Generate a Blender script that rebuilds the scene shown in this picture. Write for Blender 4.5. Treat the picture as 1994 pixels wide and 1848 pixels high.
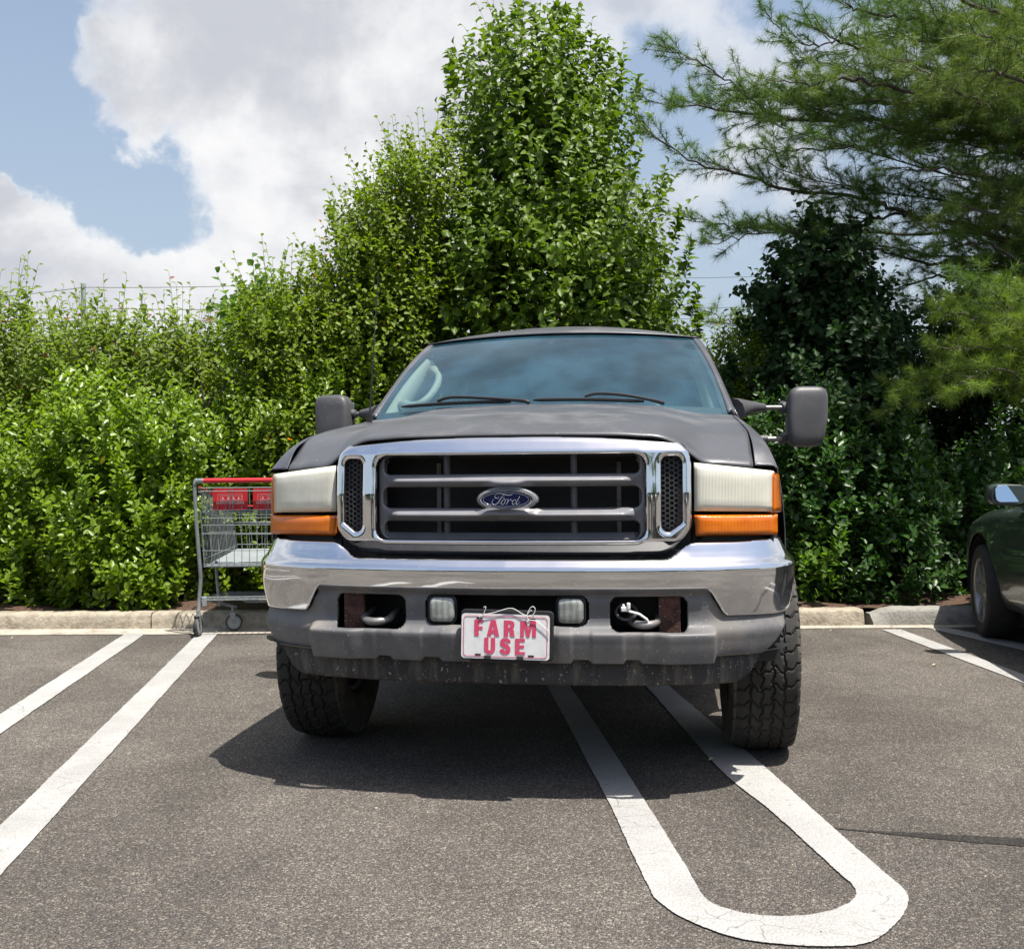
import bpy, bmesh, math, random
import numpy as np
from mathutils import Vector, Matrix

for o in list(bpy.data.objects): bpy.data.objects.remove(o)
SC = bpy.context.scene
COL = SC.collection
PI = math.pi

# ---------------------------------------------------------------- camera
CAM_H = 1.17248
ROLL = -0.00792573
FPX, CX, HY = 2050.0, 997.0, 910.0      # focal length, principal column and horizon row, for a 1994 px wide frame
cam = bpy.data.cameras.new("Camera"); camo = bpy.data.objects.new("Camera", cam); COL.objects.link(camo)
cam.sensor_fit = 'HORIZONTAL'; cam.sensor_width = 36.0; cam.lens = 36.0 * FPX / 1994.0
cam.shift_y = -(924.0 - HY) / 1994.0
cam.clip_start = 0.05; cam.clip_end = 6000
camo.location = (0, 0, CAM_H)
camo.rotation_euler = (Matrix.Rotation(-ROLL, 3, 'Y') @ Matrix.Rotation(PI / 2, 3, 'X')).to_euler()
SC.camera = camo

# ---------------------------------------------------------------- light
SUN = Vector((0.28, -0.24, 1.0)).normalized()
sun = bpy.data.lights.new("Sun", 'SUN'); sun.energy = 5.0; sun.angle = math.radians(0.53); sun.color = (1.0, 0.955, 0.88)
suno = bpy.data.objects.new("Sun", sun); COL.objects.link(suno)
suno.rotation_euler = SUN.to_track_quat('Z', 'Y').to_euler(); suno.location = (3, -2, 12)
SUN_EL = math.asin(SUN.z); SUN_AZ = math.atan2(SUN.x, SUN.y)
SC.view_settings.view_transform = 'Standard'; SC.view_settings.look = 'None'
SC.view_settings.exposure = 0.63; SC.view_settings.gamma = 1.0; SC.view_settings.use_curve_mapping = False
SC.cycles.max_bounces = 8; SC.cycles.transparent_max_bounces = 16
SC.cycles.sample_clamp_indirect = 6.0; SC.cycles.caustics_reflective = False; SC.cycles.caustics_refractive = False


def at(u, v, Y):
    """point that the photograph's column u, row v shows at the true distance Y in metres"""
    du, dv = u - CX, HY - v
    c, s = math.cos(ROLL), math.sin(ROLL); du, dv = c * du - s * dv, s * du + c * dv
    return Vector((du / FPX * Y, Y, CAM_H + dv / FPX * Y))


# ---------------------------------------------------------------- world: sky with cumulus
W = bpy.data.worlds.new("World"); SC.world = W; W.use_nodes = True
nt = W.node_tree; nt.nodes.clear()


class NT:
    """small helper to write node trees"""
    def __init__(s, tree): s.t = tree
    def n(s, typ, **kw):
        nd = s.t.nodes.new(typ)
        for k, v in kw.items():
            if k == 'ins':
                for kk, vv in v.items():
                    if isinstance(vv, bpy.types.NodeSocket): s.t.links.new(vv, nd.inputs[kk])
                    else: nd.inputs[kk].default_value = vv
            else: setattr(nd, k, v)
        return nd
    def math(s, op, a, b=0.0, c=None, clamp=False):
        nd = s.n('ShaderNodeMath', operation=op, use_clamp=clamp)
        for i, x in enumerate((a, b, c)):
            if x is None: continue
            if isinstance(x, bpy.types.NodeSocket): s.t.links.new(x, nd.inputs[i])
            else: nd.inputs[i].default_value = x
        return nd.outputs[0]
    def noise(s, vec, scale, detail=4, rough=0.55, dist=0.0):
        return s.n('ShaderNodeTexNoise', ins={'Vector': vec, 'Scale': scale, 'Detail': detail, 'Roughness': rough, 'Distortion': dist}).outputs['Fac']
    def maprange(s, v, a, b, c=0.0, d=1.0, smooth=True):
        nd = s.n('ShaderNodeMapRange', interpolation_type='SMOOTHSTEP' if smooth else 'LINEAR', ins={'Value': v, 'From Min': a, 'From Max': b, 'To Min': c, 'To Max': d})
        return nd.outputs[0]
    def mix(s, f, a, b, mode='MIX'):
        nd = s.n('ShaderNodeMix', data_type='RGBA', blend_type=mode)
        for i, x in ((0, f), (6, a), (7, b)):
            if isinstance(x, bpy.types.NodeSocket): s.t.links.new(x, nd.inputs[i])
            else: nd.inputs[i].default_value = x if i == 0 else (tuple(x) + (1,))[:4]
        return nd.outputs[2]
    def mapping(s, vec, scale=(1, 1, 1), loc=(0, 0, 0), rot=(0, 0, 0)):
        return s.n('ShaderNodeMapping', ins={'Vector': vec, 'Scale': scale, 'Location': loc, 'Rotation': rot}).outputs[0]
    def link(s, a, b): s.t.links.new(a, b)


w = NT(nt)
gen = w.n('ShaderNodeTexCoord').outputs['Generated']
sky = w.n('ShaderNodeTexSky', sky_type='NISHITA', sun_disc=False, sun_elevation=SUN_EL, sun_rotation=SUN_AZ, altitude=50, air_density=1.1, dust_density=2.2, ozone_density=1.6)
nrm = w.n('ShaderNodeVectorMath', operation='NORMALIZE', ins={0: gen}).outputs[0]


def skydir(u, v): return (at(u, v, 1.0) - Vector((0, 0, CAM_H))).normalized()


# distort the lookup so that blob edges billow
n1 = w.n('ShaderNodeTexNoise', ins={'Vector': nrm, 'Scale': 5.0, 'Detail': 7, 'Roughness': 0.62})
off = w.n('ShaderNodeVectorMath', operation='SUBTRACT', ins={0: n1.outputs['Color'], 1: (0.5, 0.5, 0.5)}).outputs[0]
off = w.n('ShaderNodeVectorMath', operation='SCALE', ins={0: off, 'Scale': 0.20}).outputs[0]
pd = w.n('ShaderNodeVectorMath', operation='ADD', ins={0: nrm, 1: off}).outputs[0]
mask = w.noise(nrm, 2.6, 6, 0.6, 0.2)
mask = w.math('MULTIPLY_ADD', mask, 1.1, 0.20)
# gaps of blue sky and cloud banks: direction, radius, strength
for (u, v, r, k) in [(-50, 60, .10, 1.1), (-20, 210, .08, .9), (60, 320, .06, .9), (130, 400, .055, .8), (240, 440, .05, .8), (350, 430, .04, .7), (400, 470, .03, .4), (300, 360, .03, .4),
                     (1275, 230, .05, .8), (1300, 120, .03, .3), (1590, 0, .05, .7), (1700, 330, .05, .4), (1420, 560, .07, .6), (1750, 620, .1, .4), (2100, 100, .2, .3),
                     (70, 30, .03, .3), (180, 90, .02, -.2), (40, 520, .07, -1.3), (-100, 480, .08, -1.0), (240, 620, .06, -.9), (180, 160, .06, -.9), (140, 240, .03, -.5), (330, 640, .06, -.8), (500, 500, .05, -.5), (430, 560, .05, -.5), (700, 100, .15, -.6)]:
    c = skydir(u, v)
    d = w.n('ShaderNodeVectorMath', operation='DISTANCE', ins={0: pd, 1: tuple(c)}).outputs['Value']
    g = w.maprange(d, r * 0.45, r * 1.5, 1.0, 0.0)
    mask = w.math('MULTIPLY_ADD', g, -k, mask)
sep = w.n('ShaderNodeSeparateXYZ', ins={0: nrm})
mask = w.math('SUBTRACT', mask, w.maprange(sep.outputs[1], .35, -.2, 0, .60))
mask = w.math('ADD', mask, w.math('MULTIPLY', w.math('SUBTRACT', w.noise(nrm, 9.0, 8, 0.65), 0.5), 0.7))
cm = w.maprange(mask, 0.10, 1.05)
# cloud shading: bright sunlit tops, grey bellies
sh = w.noise(w.mapping(nrm, (1, 1, 1.5), (0.35, 0.1, 0.2)), 4.2, 7, 0.56, 0.3)
sh2 = w.noise(nrm, 15.0, 5, 0.6)
shade = w.math('MULTIPLY_ADD', sh2, 0.34, w.math('SUBTRACT', sh, 0.04))
edge = w.maprange(mask, 0.5, 0.95, 0.10, -0.03)
shade = w.math('ADD', shade, edge)
shv = w.maprange(shade, 0.52, 0.82)
ccol = w.mix(shv, (7.0, 7.25, 7.9), (11.2, 11.2, 11.3))
hz = w.n('ShaderNodeSeparateXYZ', ins={0: nrm}).outputs[2]
hzf = w.maprange(hz, 0.0, 0.75, 0.70, 0.0)
skyc = w.mix(1.0, sky.outputs[0], (2.2, 2.1, 2.0), 'MULTIPLY')
skyc = w.mix(hzf, skyc, (5.6, 6.6, 7.9))
allc = w.mix(cm, skyc, ccol)
bg = w.n('ShaderNodeBackground', ins={'Color': allc, 'Strength': 0.056})
wo = w.n('ShaderNodeOutputWorld', ins={'Surface': bg.outputs[0]})

# ---------------------------------------------------------------- materials
MATS = {}


def newmat(name):
    m = bpy.data.materials.new(name); m.use_nodes = True; m.node_tree.nodes.clear(); MATS[name] = m
    t = NT(m.node_tree); out = t.n('ShaderNodeOutputMaterial')
    return m, t, out


def pmat(name, col, rough=0.5, metal=0.0, var=0.0, vscale=8.0, bump=0.0, bscale=60.0, coat=0.0, spec=0.5, dirt=None, dscale=20, damt=0.5, speck=0.0, trans=0.0, emit=None, streak=None):
    """principled material with optional colour variation, bump, dirt and light specks"""
    m, t, out = newmat(name)
    tc = t.n('ShaderNodeTexCoord').outputs['Object']
    p = t.n('ShaderNodeBsdfPrincipled'); c = tuple(col) + (1,)
    p.inputs['Base Color'].default_value = c; p.inputs['Roughness'].default_value = rough; p.inputs['Metallic'].default_value = metal
    p.inputs['Coat Weight'].default_value = coat; p.inputs['Specular IOR Level'].default_value = spec; p.inputs['Transmission Weight'].default_value = trans
    cs = None
    if var:
        f = t.noise(tc, vscale, 5, 0.6)
        cs = t.mix(t.maprange(f, 0.3, 0.7), [x * (1 - var) for x in col], [min(1, x * (1 + var)) for x in col])
    if dirt:
        f = t.noise(tc if not streak else t.mapping(tc, streak), dscale, 6, 0.65)
        f = t.maprange(f, 0.45, 0.75, 0, damt)
        cs = t.mix(f, cs if cs else col, dirt)
        r = t.math('MULTIPLY_ADD', f, 0.5, rough, clamp=True); t.link(r, p.inputs['Roughness'])
        if metal > 0.5:
            t.link(t.math('MULTIPLY_ADD', f, -0.8, metal), p.inputs['Metallic'])
    if speck:
        v = t.n('ShaderNodeTexVoronoi', feature='F1', ins={'Vector': tc, 'Scale': 115.0, 'Randomness': 1.0})
        sel = t.maprange(t.n('ShaderNodeSeparateColor', ins={0: v.outputs['Color']}).outputs[0], 1 - speck, 1 - speck + .01)
        near = t.maprange(v.outputs['Distance'], 0.10, 0.22, 1, 0)
        f = t.math('MULTIPLY', sel, near)
        wv_ = t.n('ShaderNodeVectorMath', operation='ADD', ins={0: t.mapping(tc, (1, 1, .55), (.3, .7, .1), (0, .35, 0)), 1: t.n('ShaderNodeVectorMath', operation='SCALE', ins={0: t.n('ShaderNodeTexNoise', ins={'Vector': tc, 'Scale': 90.0, 'Detail': 3}).outputs['Color'], 'Scale': .02}).outputs[0]}).outputs[0]
        v2 = t.n('ShaderNodeTexVoronoi', feature='F1', ins={'Vector': wv_, 'Scale': 55.0})
        s2 = t.maprange(t.n('ShaderNodeSeparateColor', ins={0: v2.outputs['Color']}).outputs[1], 1 - speck * .8, 1 - speck * .8 + .01)
        f = t.math('MAXIMUM', f, t.math('MULTIPLY', t.math('MULTIPLY', s2, t.maprange(v2.outputs['Distance'], .08, .26, 1, 0)), .6))
        cs = t.mix(f, cs if cs else col, (0.50, 0.48, 0.44))
        if metal > .5:
            t.link(t.math('SUBTRACT', metal, f, clamp=True), p.inputs['Metallic'])
            t.link(t.math('MULTIPLY_ADD', f, .6, rough), p.inputs['Roughness'])
    if cs: t.link(cs, p.inputs['Base Color'])
    if bump:
        b = t.n('ShaderNodeBump', ins={'Height': t.noise(tc, bscale, 4, 0.6), 'Strength': bump, 'Distance': 0.01})
        t.link(b.outputs[0], p.inputs['Normal'])
    if emit: p.inputs['Emission Color'].default_value = emit + (1,); p.inputs['Emission Strength'].default_value = 1
    t.link(p.outputs[0], out.inputs[0])
    return m


# ---------------------------------------------------------------- object helpers
def tag(o, label=None, cat=None, group=None, kind=None):
    if label: o['label'] = label
    if cat: o['category'] = cat
    if group: o['group'] = group
    if kind: o['kind'] = kind
    return o


def thing(name, label, cat, loc=(0, 0, 0), rz=0.0, group=None):
    o = bpy.data.objects.new(name, None); COL.objects.link(o); o.empty_display_size = 0.2
    o.location = loc; o.rotation_euler = (0, 0, rz)
    return tag(o, label, cat, group)


def mk(name, V, F, mat, parent=None, smooth=True, angle=35, bevel=0.0, bseg=2, solid=0.0, soff=-1.0):
    me = bpy.data.meshes.new(name)
    V = np.asarray(V, dtype=np.float32).reshape(-1, 3)
    if isinstance(F, np.ndarray) and F.ndim == 2:
        nf, k = F.shape
        me.vertices.add(len(V)); me.vertices.foreach_set('co', V.ravel())
        me.loops.add(nf * k); me.loops.foreach_set('vertex_index', F.astype(np.int32).ravel())
        me.polygons.add(nf); me.polygons.foreach_set('loop_start', np.arange(0, nf * k, k, dtype=np.int32))
        me.update(calc_edges=True); me.validate()
    else:
        me.from_pydata([tuple(map(float, v)) for v in V], [], [tuple(int(i) for i in f) for f in F]); me.update()
    if smooth:
        me.shade_smooth()
        if angle < 180: me.set_sharp_from_angle(angle=math.radians(angle))
    me.materials.append(mat)
    o = bpy.data.objects.new(name, me); COL.objects.link(o)
    if parent: o.parent = parent
    if solid:
        md = o.modifiers.new('solid', 'SOLIDIFY'); md.thickness = solid; md.offset = soff; md.use_even_offset = False
    if bevel:
        md = o.modifiers.new('bevel', 'BEVEL'); md.width = bevel; md.segments = bseg; md.limit_method = 'ANGLE'; md.angle_limit = math.radians(40); md.harden_normals = False
    return o


class MB:
    """collects shapes into one mesh"""
    def __init__(s): s.V = []; s.F = []
    def add(s, V, F):
        b = len(s.V); s.V += [tuple(v) for v in V]; s.F += [tuple(i + b for i in f) for f in F]; return s
    def box(s, a, b):
        x0, y0, z0 = a; x1, y1, z1 = b
        return s.add([(x0, y0, z0), (x1, y0, z0), (x1, y1, z0), (x0, y1, z0), (x0, y0, z1), (x1, y0, z1), (x1, y1, z1), (x0, y1, z1)],
                     [(0, 3, 2, 1), (4, 5, 6, 7), (0, 1, 5, 4), (1, 2, 6, 5), (2, 3, 7, 6), (3, 0, 4, 7)])
    def hexa(s, P):
        return s.add(P, [(0, 3, 2, 1), (4, 5, 6, 7), (0, 1, 5, 4), (1, 2, 6, 5), (2, 3, 7, 6), (3, 0, 4, 7)])
    def tube(s, P, R, n=8, cap=True, closed=False):
        P = [Vector(p) for p in P]; R = [R] * len(P) if not hasattr(R, '__len__') else R
        m = len(P); V = []; ref = None
        for i, p in enumerate(P):
            a = P[(i - 1) % m] if (closed or i > 0) else P[0]; b = P[(i + 1) % m] if (closed or i < m - 1) else P[-1]
            d = (b - a)
            d = d.normalized() if d.length > 1e-9 else Vector((0, 0, 1))
            if ref is None:
                ref = Vector((0, 0, 1)) if abs(d.z) < 0.9 else Vector((1, 0, 0))
            ref = (ref - d * ref.dot(d)); ref = ref.normalized() if ref.length > 1e-6 else d.orthogonal().normalized()
            q = d.cross(ref)
            for k in range(n):
                t = 2 * PI * k / n
                V.append(p + (ref * math.cos(t) + q * math.sin(t)) * R[i])
        F = []
        for i in range(m if closed else m - 1):
            j = (i + 1) % m
            for k in range(n): F.append((i * n + k, i * n + (k + 1) % n, j * n + (k + 1) % n, j * n + k))
        if cap and not closed:
            F.append(tuple(range(n))[::-1]); F.append(tuple((m - 1) * n + k for k in range(n)))
        return s.add(V, F)
    def lathe(s, prof, n=32, axis='x', c=(0, 0, 0), closed=False):
        """prof: list of (along axis, radius)"""
        V = []; m = len(prof)
        for (a, r) in prof:
            for k in range(n):
                t = 2 * PI * k / n; u, v = r * math.cos(t), r * math.sin(t)
                V.append({'x': (c[0] + a, c[1] + u, c[2] + v), 'y': (c[0] + u, c[1] + a, c[2] + v), 'z': (c[0] + u, c[1] + v, c[2] + a)}[axis])
        F = [(i * n + k, i * n + (k + 1) % n, ((i + 1) % m) * n + (k + 1) % n, ((i + 1) % m) * n + k) for i in range(m if closed else m - 1) for k in range(n)]
        return s.add(V, F)
    def prism(s, poly, y0, y1):
        """poly in x,z; extruded along y"""
        n = len(poly)
        V = [(x, y0, z) for x, z in poly] + [(x, y1, z) for x, z in poly]
        F = [tuple(range(n)), tuple(range(2 * n - 1, n - 1, -1))] + [(i, i + n, (i + 1) % n + n, (i + 1) % n) for i in range(n)]
        return s.add(V, F)
    def build(s, name, mat, parent=None, **kw): 
        kw.setdefault('angle', 40)
        o = mk(name, s.V, s.F, mat, parent, **kw)
        return o


def fixnormals(o):
    bm = bmesh.new(); bm.from_mesh(o.data); bmesh.ops.recalc_face_normals(bm, faces=bm.faces); bm.to_mesh(o.data); bm.free(); return o


def grid(name, P, mat, parent=None, flip=False, **kw):
    """P: array (n,m,3)"""
    P = np.asarray(P, float); n, m, _ = P.shape
    i, j = np.meshgrid(np.arange(n - 1), np.arange(m - 1), indexing='ij')
    a = (i * m + j).ravel(); F = np.stack([a, a + m, a + m + 1, a + 1], 1)
    if flip: F = F[:, ::-1]
    return mk(name, P.reshape(-1, 3), F, mat, parent, **kw)


def cutgrid(name, U, V, S, sdf, cell, mat, parent=None, flip=False, **kw):
    """surface S(u,v) kept where sdf(u,v)>0, with its edge vertices pulled onto the outline"""
    u, v = np.meshgrid(U, V, indexing='ij'); e = 1e-4
    for it in range(2):
        d = sdf(u, v); gx = (sdf(u + e, v) - sdf(u - e, v)) / (2 * e); gy = (sdf(u, v + e) - sdf(u, v - e)) / (2 * e)
        g2 = np.maximum(gx * gx + gy * gy, 0.05)
        near = np.abs(d) < (0.52 * cell if it == 0 else 0.3 * cell)
        u = np.where(near, u - d * gx / g2, u); v = np.where(near, v - d * gy / g2, v)
        if it == 0: keep = near | (d > 0)
    X, Y, Z = S(u, v); n, m = u.shape
    P = np.stack([X, Y, Z], -1).reshape(-1, 3)
    i, j = np.meshgrid(np.arange(n - 1), np.arange(m - 1), indexing='ij')
    k = keep[:-1, :-1] & keep[1:, :-1] & keep[:-1, 1:] & keep[1:, 1:]
    um = (u[:-1, :-1] + u[1:, 1:]) / 2; vm = (v[:-1, :-1] + v[1:, 1:]) / 2
    k &= sdf(um, vm) > 0.04 * cell
    a = (i * m + j)[k]; F = np.stack([a, a + m, a + m + 1, a + 1], 1)
    if flip: F = F[:, ::-1]
    used = np.unique(F); rm = np.zeros(len(P), int); rm[used] = np.arange(len(used))
    return mk(name, P[used], rm[F], mat, parent, **kw)


def rbox(x, z, cx, cz, hx, hz, r):
    """signed distance, positive inside a rounded rectangle"""
    qx = np.abs(x - cx) - hx + r; qz = np.abs(z - cz) - hz + r
    return -(np.hypot(np.maximum(qx, 0), np.maximum(qz, 0)) + np.minimum(np.maximum(qx, qz), 0) - r)


def cat(x, xs, ys):
    """smooth (Catmull-Rom style) interpolation"""
    xs = np.asarray(xs, float); ys = np.asarray(ys, float); x = np.asarray(x, float)
    m = np.gradient(ys, xs)
    i = np.clip(np.searchsorted(xs, x) - 1, 0, len(xs) - 2)
    h = xs[i + 1] - xs[i]; t = np.clip((x - xs[i]) / h, 0, 1)
    return (2 * t**3 - 3 * t**2 + 1) * ys[i] + (t**3 - 2 * t**2 + t) * h * m[i] + (-2 * t**3 + 3 * t**2) * ys[i + 1] + (t**3 - t**2) * h * m[i + 1]


def sstep(x, a, b):
    t = np.clip((x - a) / (b - a), 0, 1); return t * t * (3 - 2 * t)


def mirrored(xs): return [(-1, 'x'), (1, 'x')]


def flat_shape(name, outlines, thick, mat, parent, loc=(0, 0, 0), rot=(PI / 2, 0, 0)):
    """filled 2D outlines (holes allowed) as a thin mesh"""
    cu = bpy.data.curves.new(name, 'CURVE'); cu.dimensions = '2D'; cu.fill_mode = 'BOTH'; cu.extrude = thick
    for pts in outlines:
        sp = cu.splines.new('POLY'); sp.points.add(len(pts) - 1)
        for k, (x, y) in enumerate(pts): sp.points[k].co = (x, y, 0, 1)
        sp.use_cyclic_u = True
    tmp = bpy.data.objects.new(name + '_c', cu); COL.objects.link(tmp)
    dg = bpy.context.evaluated_depsgraph_get(); me = bpy.data.meshes.new_from_object(tmp.evaluated_get(dg))
    bpy.data.objects.remove(tmp); me.name = name; me.materials.clear(); me.materials.append(mat)
    o = bpy.data.objects.new(name, me); COL.objects.link(o); o.parent = parent; o.location = loc; o.rotation_euler = rot
    return o


def text_mesh(name, txt, size, thick, mat, parent, loc, rot, xs=1.0, bold=0.0):
    cu = bpy.data.curves.new(name, 'FONT'); cu.body = txt; cu.size = size; cu.extrude = thick; cu.align_x = 'CENTER'; cu.offset = bold
    tmp = bpy.data.objects.new(name + '_c', cu); COL.objects.link(tmp)
    dg = bpy.context.evaluated_depsgraph_get(); me = bpy.data.meshes.new_from_object(tmp.evaluated_get(dg))
    bpy.data.objects.remove(tmp); me.name = name; me.materials.clear(); me.materials.append(mat)
    o = bpy.data.objects.new(name, me); COL.objects.link(o); o.parent = parent; o.location = loc; o.rotation_euler = rot; o.scale = (xs, 1, 1)
    return o
# ---------------------------------------------------------------- ground
def asphalt_mat(name, sealed=0.0):
    m, t, out = newmat(name)
    tc = t.n('ShaderNodeTexCoord').outputs['Object']
    big = t.noise(tc, 0.55, 5, 0.6, 0.4); mid = t.noise(tc, 4.0, 4, 0.6)
    v = t.n('ShaderNodeTexVoronoi', feature='F1', ins={'Vector': tc, 'Scale': 215.0})
    v2 = t.n('ShaderNodeTexVoronoi', feature='F1', ins={'Vector': t.mapping(tc, (1, 1, 1), (3.3, 1.7, 0)), 'Scale': 150.0})
    r = t.n('ShaderNodeSeparateColor', ins={0: v.outputs['Color']}).outputs[0]
    r2 = t.n('ShaderNodeSeparateColor', ins={0: v2.outputs['Color']}).outputs[1]
    k = (1 - sealed * .68) * 0.97
    stone = t.mix(r, [x * k for x in (0.075, 0.067, 0.060)], [x * k for x in (0.245, 0.215, 0.182)])
    stone = t.mix(t.maprange(r2, 0.88, 0.92, 0, 0.8), stone, [x * k for x in (0.42, 0.37, 0.30)])
    stone = t.mix(t.maprange(r, 0.90, 0.95, 0, 0.7), stone, [x * k for x in (0.33, 0.31, 0.28)])
    gap = t.maprange(v.outputs['Distance'], 0.32, 0.66, 0, 0.6)
    col = t.mix(gap, stone, (0.030, 0.028, 0.027))
    bigf = t.maprange(big, 0.32, 0.68, 0.68, 1.20); midf = t.maprange(mid, 0.3, 0.7, 0.90, 1.08)
    f = t.math('MULTIPLY', bigf, midf)
    col = t.n('ShaderNodeVectorMath', operation='SCALE', ins={0: col, 'Scale': f}).outputs[0]
    p = t.n('ShaderNodeBsdfPrincipled', ins={'Base Color': col, 'Roughness': 0.86, 'Specular IOR Level': 0.35})
    h = t.math('MULTIPLY_ADD', v.outputs['Distance'], -1.0, t.math('MULTIPLY', v2.outputs['Distance'], -0.7))
    b = t.n('ShaderNodeBump', ins={'Height': h, 'Strength': 1.0, 'Distance': 0.005})
    t.link(b.outputs[0], p.inputs['Normal']); t.link(p.outputs[0], out.inputs[0])
    return m


M_ASPH = asphalt_mat('asphalt'); M_TAR = asphalt_mat('asphalt_sealed', 1.0)


def paint_mat():
    m, t, out = newmat('road_paint')
    tc = t.n('ShaderNodeTexCoord').outputs['Object']
    n1 = t.noise(tc, 26.0, 6, 0.7); n2 = t.noise(tc, 2.2, 4, 0.6)
    v = t.n('ShaderNodeTexVoronoi', feature='F1', ins={'Vector': tc, 'Scale': 150.0})
    crk = t.n('ShaderNodeTexVoronoi', feature='DISTANCE_TO_EDGE', ins={'Vector': t.mapping(t.n('ShaderNodeVectorMath', operation='ADD', ins={0: tc, 1: t.n('ShaderNodeVectorMath', operation='SCALE', ins={0: t.n('ShaderNodeTexNoise', ins={'Vector': tc, 'Scale': 9.0, 'Detail': 4}).outputs['Color'], 'Scale': .12}).outputs[0]}).outputs[0], (1, 1.9, 1)), 'Scale': 6.0}).outputs['Distance']
    wear = t.math('MULTIPLY', t.maprange(n1, 0.56, 0.72), t.maprange(n2, 0.40, 0.60, 0.2, 0.95))
    ck = t.math('MULTIPLY', t.maprange(crk, 0.0, 0.022, 0.75, 0), t.maprange(t.noise(tc, 1.6, 3), 0.48, 0.58))
    pit = t.math('MULTIPLY', t.maprange(v.outputs['Distance'], 0.45, 0.7), 0.25)
    f = t.math('MAXIMUM', t.math('MAXIMUM', wear, ck), pit, clamp=True)
    c = t.mix(t.maprange(n2, .3, .7), (0.335, 0.33, 0.32), (0.425, 0.42, 0.405))
    c = t.mix(f, c, (0.13, 0.125, 0.115))
    p = t.n('ShaderNodeBsdfPrincipled', ins={'Base Color': c, 'Roughness': 0.75, 'Specular IOR Level': 0.3})
    b = t.n('ShaderNodeBump', ins={'Height': t.math('SUBTRACT', t.math('MULTIPLY', v.outputs['Distance'], -.6), f), 'Strength': 0.5, 'Distance': 0.004})
    t.link(b.outputs[0], p.inputs['Normal']); t.link(p.outputs[0], out.inputs[0])
    return m


M_PAINT = paint_mat()
M_CONC = pmat('concrete', (0.37, 0.325, 0.25), 0.9, var=0.16, vscale=9, bump=0.8, bscale=45, dirt=(0.13, 0.105, 0.075), dscale=13, damt=0.75)
M_CONC2 = pmat('concrete_grey', (0.30, 0.29, 0.26), 0.9, var=0.15, vscale=9, bump=0.8, bscale=45, dirt=(0.07, 0.07, 0.065), dscale=9, damt=0.7)
M_GUT = pmat('gutter_concrete', (0.40, 0.36, 0.30), 0.9, var=0.12, vscale=7, bump=0.4, bscale=70, dirt=(0.12, 0.10, 0.08), dscale=6, damt=0.6)
M_MULCH = pmat('mulch', (0.085, 0.048, 0.030), 0.95, var=0.5, vscale=60, bump=1.0, bscale=90)


def kerbY(x): return 7.67 - 0.022 * x


# asphalt: one sheet to the horizon
g = MB(); g.add([(-1500, -1500, 0), (1500, -1500, 0), (1500, 1500, 0), (-1500, 1500, 0)], [(0, 1, 2, 3)])
tag(g.build('asphalt_lot', M_ASPH, smooth=False), kind='structure')
# gutter strip
rngk = random.Random(4)
V = []; F = []
xs = [-30 + i * 0.25 for i in range(241)]
for i, x in enumerate(xs):
    wdt = 0.215 if x < 0 else (0.075 if x > 2.0 else 0.215 - 0.07 * x)
    V += [(x, kerbY(x) - wdt + rngk.uniform(-.014, .014), 0.004), (x, kerbY(x) + .01, 0.012)]
    if i: F.append((2 * i - 2, 2 * i, 2 * i + 1, 2 * i - 1))
tag(mk('gutter', V, F, M_GUT, smooth=False), kind='structure')


def kerb(x0, x1, mat, h0=0.152, chip0=False, seed=1):
    """cast concrete kerb with rounded top edge, uneven face and butted joints"""
    rr = np.random.RandomState(seed); n = max(8, int((x1 - x0) / 0.03))
    prof = [(0.0, -0.01), (0.004, 0.05), (0.012, 0.12), (0.022, 0.143), (0.04, 0.152), (0.15, 0.154), (0.17, 0.14), (0.17, -0.01)]
    prof = [(y_, z_ * .80) for y_, z_ in prof]
    X = np.linspace(x0, x1, n); wob = np.interp(X, np.linspace(x0, x1, max(4, int((x1 - x0) * 3))), rr.uniform(-.006, .006, max(4, int((x1 - x0) * 3))))
    P = np.zeros((n, len(prof), 3))
    for i, x in enumerate(X):
        hh = h0 / 0.152 + wob[i] * 1.5
        if chip0: hh *= 0.62 + 0.38 * sstep(x, x0, x0 + 0.17)
        for j, (dy, z) in enumerate(prof):
            c = rr.uniform(-.0035, .0035) if 0 < j < 6 else 0
            cy = 0.0
            if chip0 and x < x0 + .15 and j > 1: cy = 0.05 * (1 - (x - x0) / .15)
            P[i, j] = (x, kerbY(x) + dy + wob[i] + c + cy, z * hh + c * .7 if j else z)
    m = len(prof); Fc = []
    Vv = [tuple(p) for p in P.reshape(-1, 3)]
    for i in range(n - 1):
        for j in range(m - 1): Fc.append((i * m + j, (i + 1) * m + j, (i + 1) * m + j + 1, i * m + j + 1))
    Fc.append(tuple(range(m))); Fc.append(tuple((n - 1) * m + j for j in range(m))[::-1])
    o = mk('kerb', Vv, Fc, mat, angle=50); fixnormals(o)
    return tag(o, kind='structure')


cx_ = -30.0
edges = [-30, -24, -18, -12, -8.1, -5.1, -2.66, -0.1, 2.545]
for k in range(len(edges) - 1): kerb(edges[k] + 0.007, edges[k + 1] - 0.006, M_CONC, seed=k + 3)
edges = [2.60, 5.6, 8.6, 12, 18, 30]
for k in range(len(edges) - 1): kerb(edges[k] + 0.006, edges[k + 1] - 0.006, M_CONC2, h0=0.162 if k == 0 else .158, chip0=(k == 0), seed=k + 40)

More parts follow.
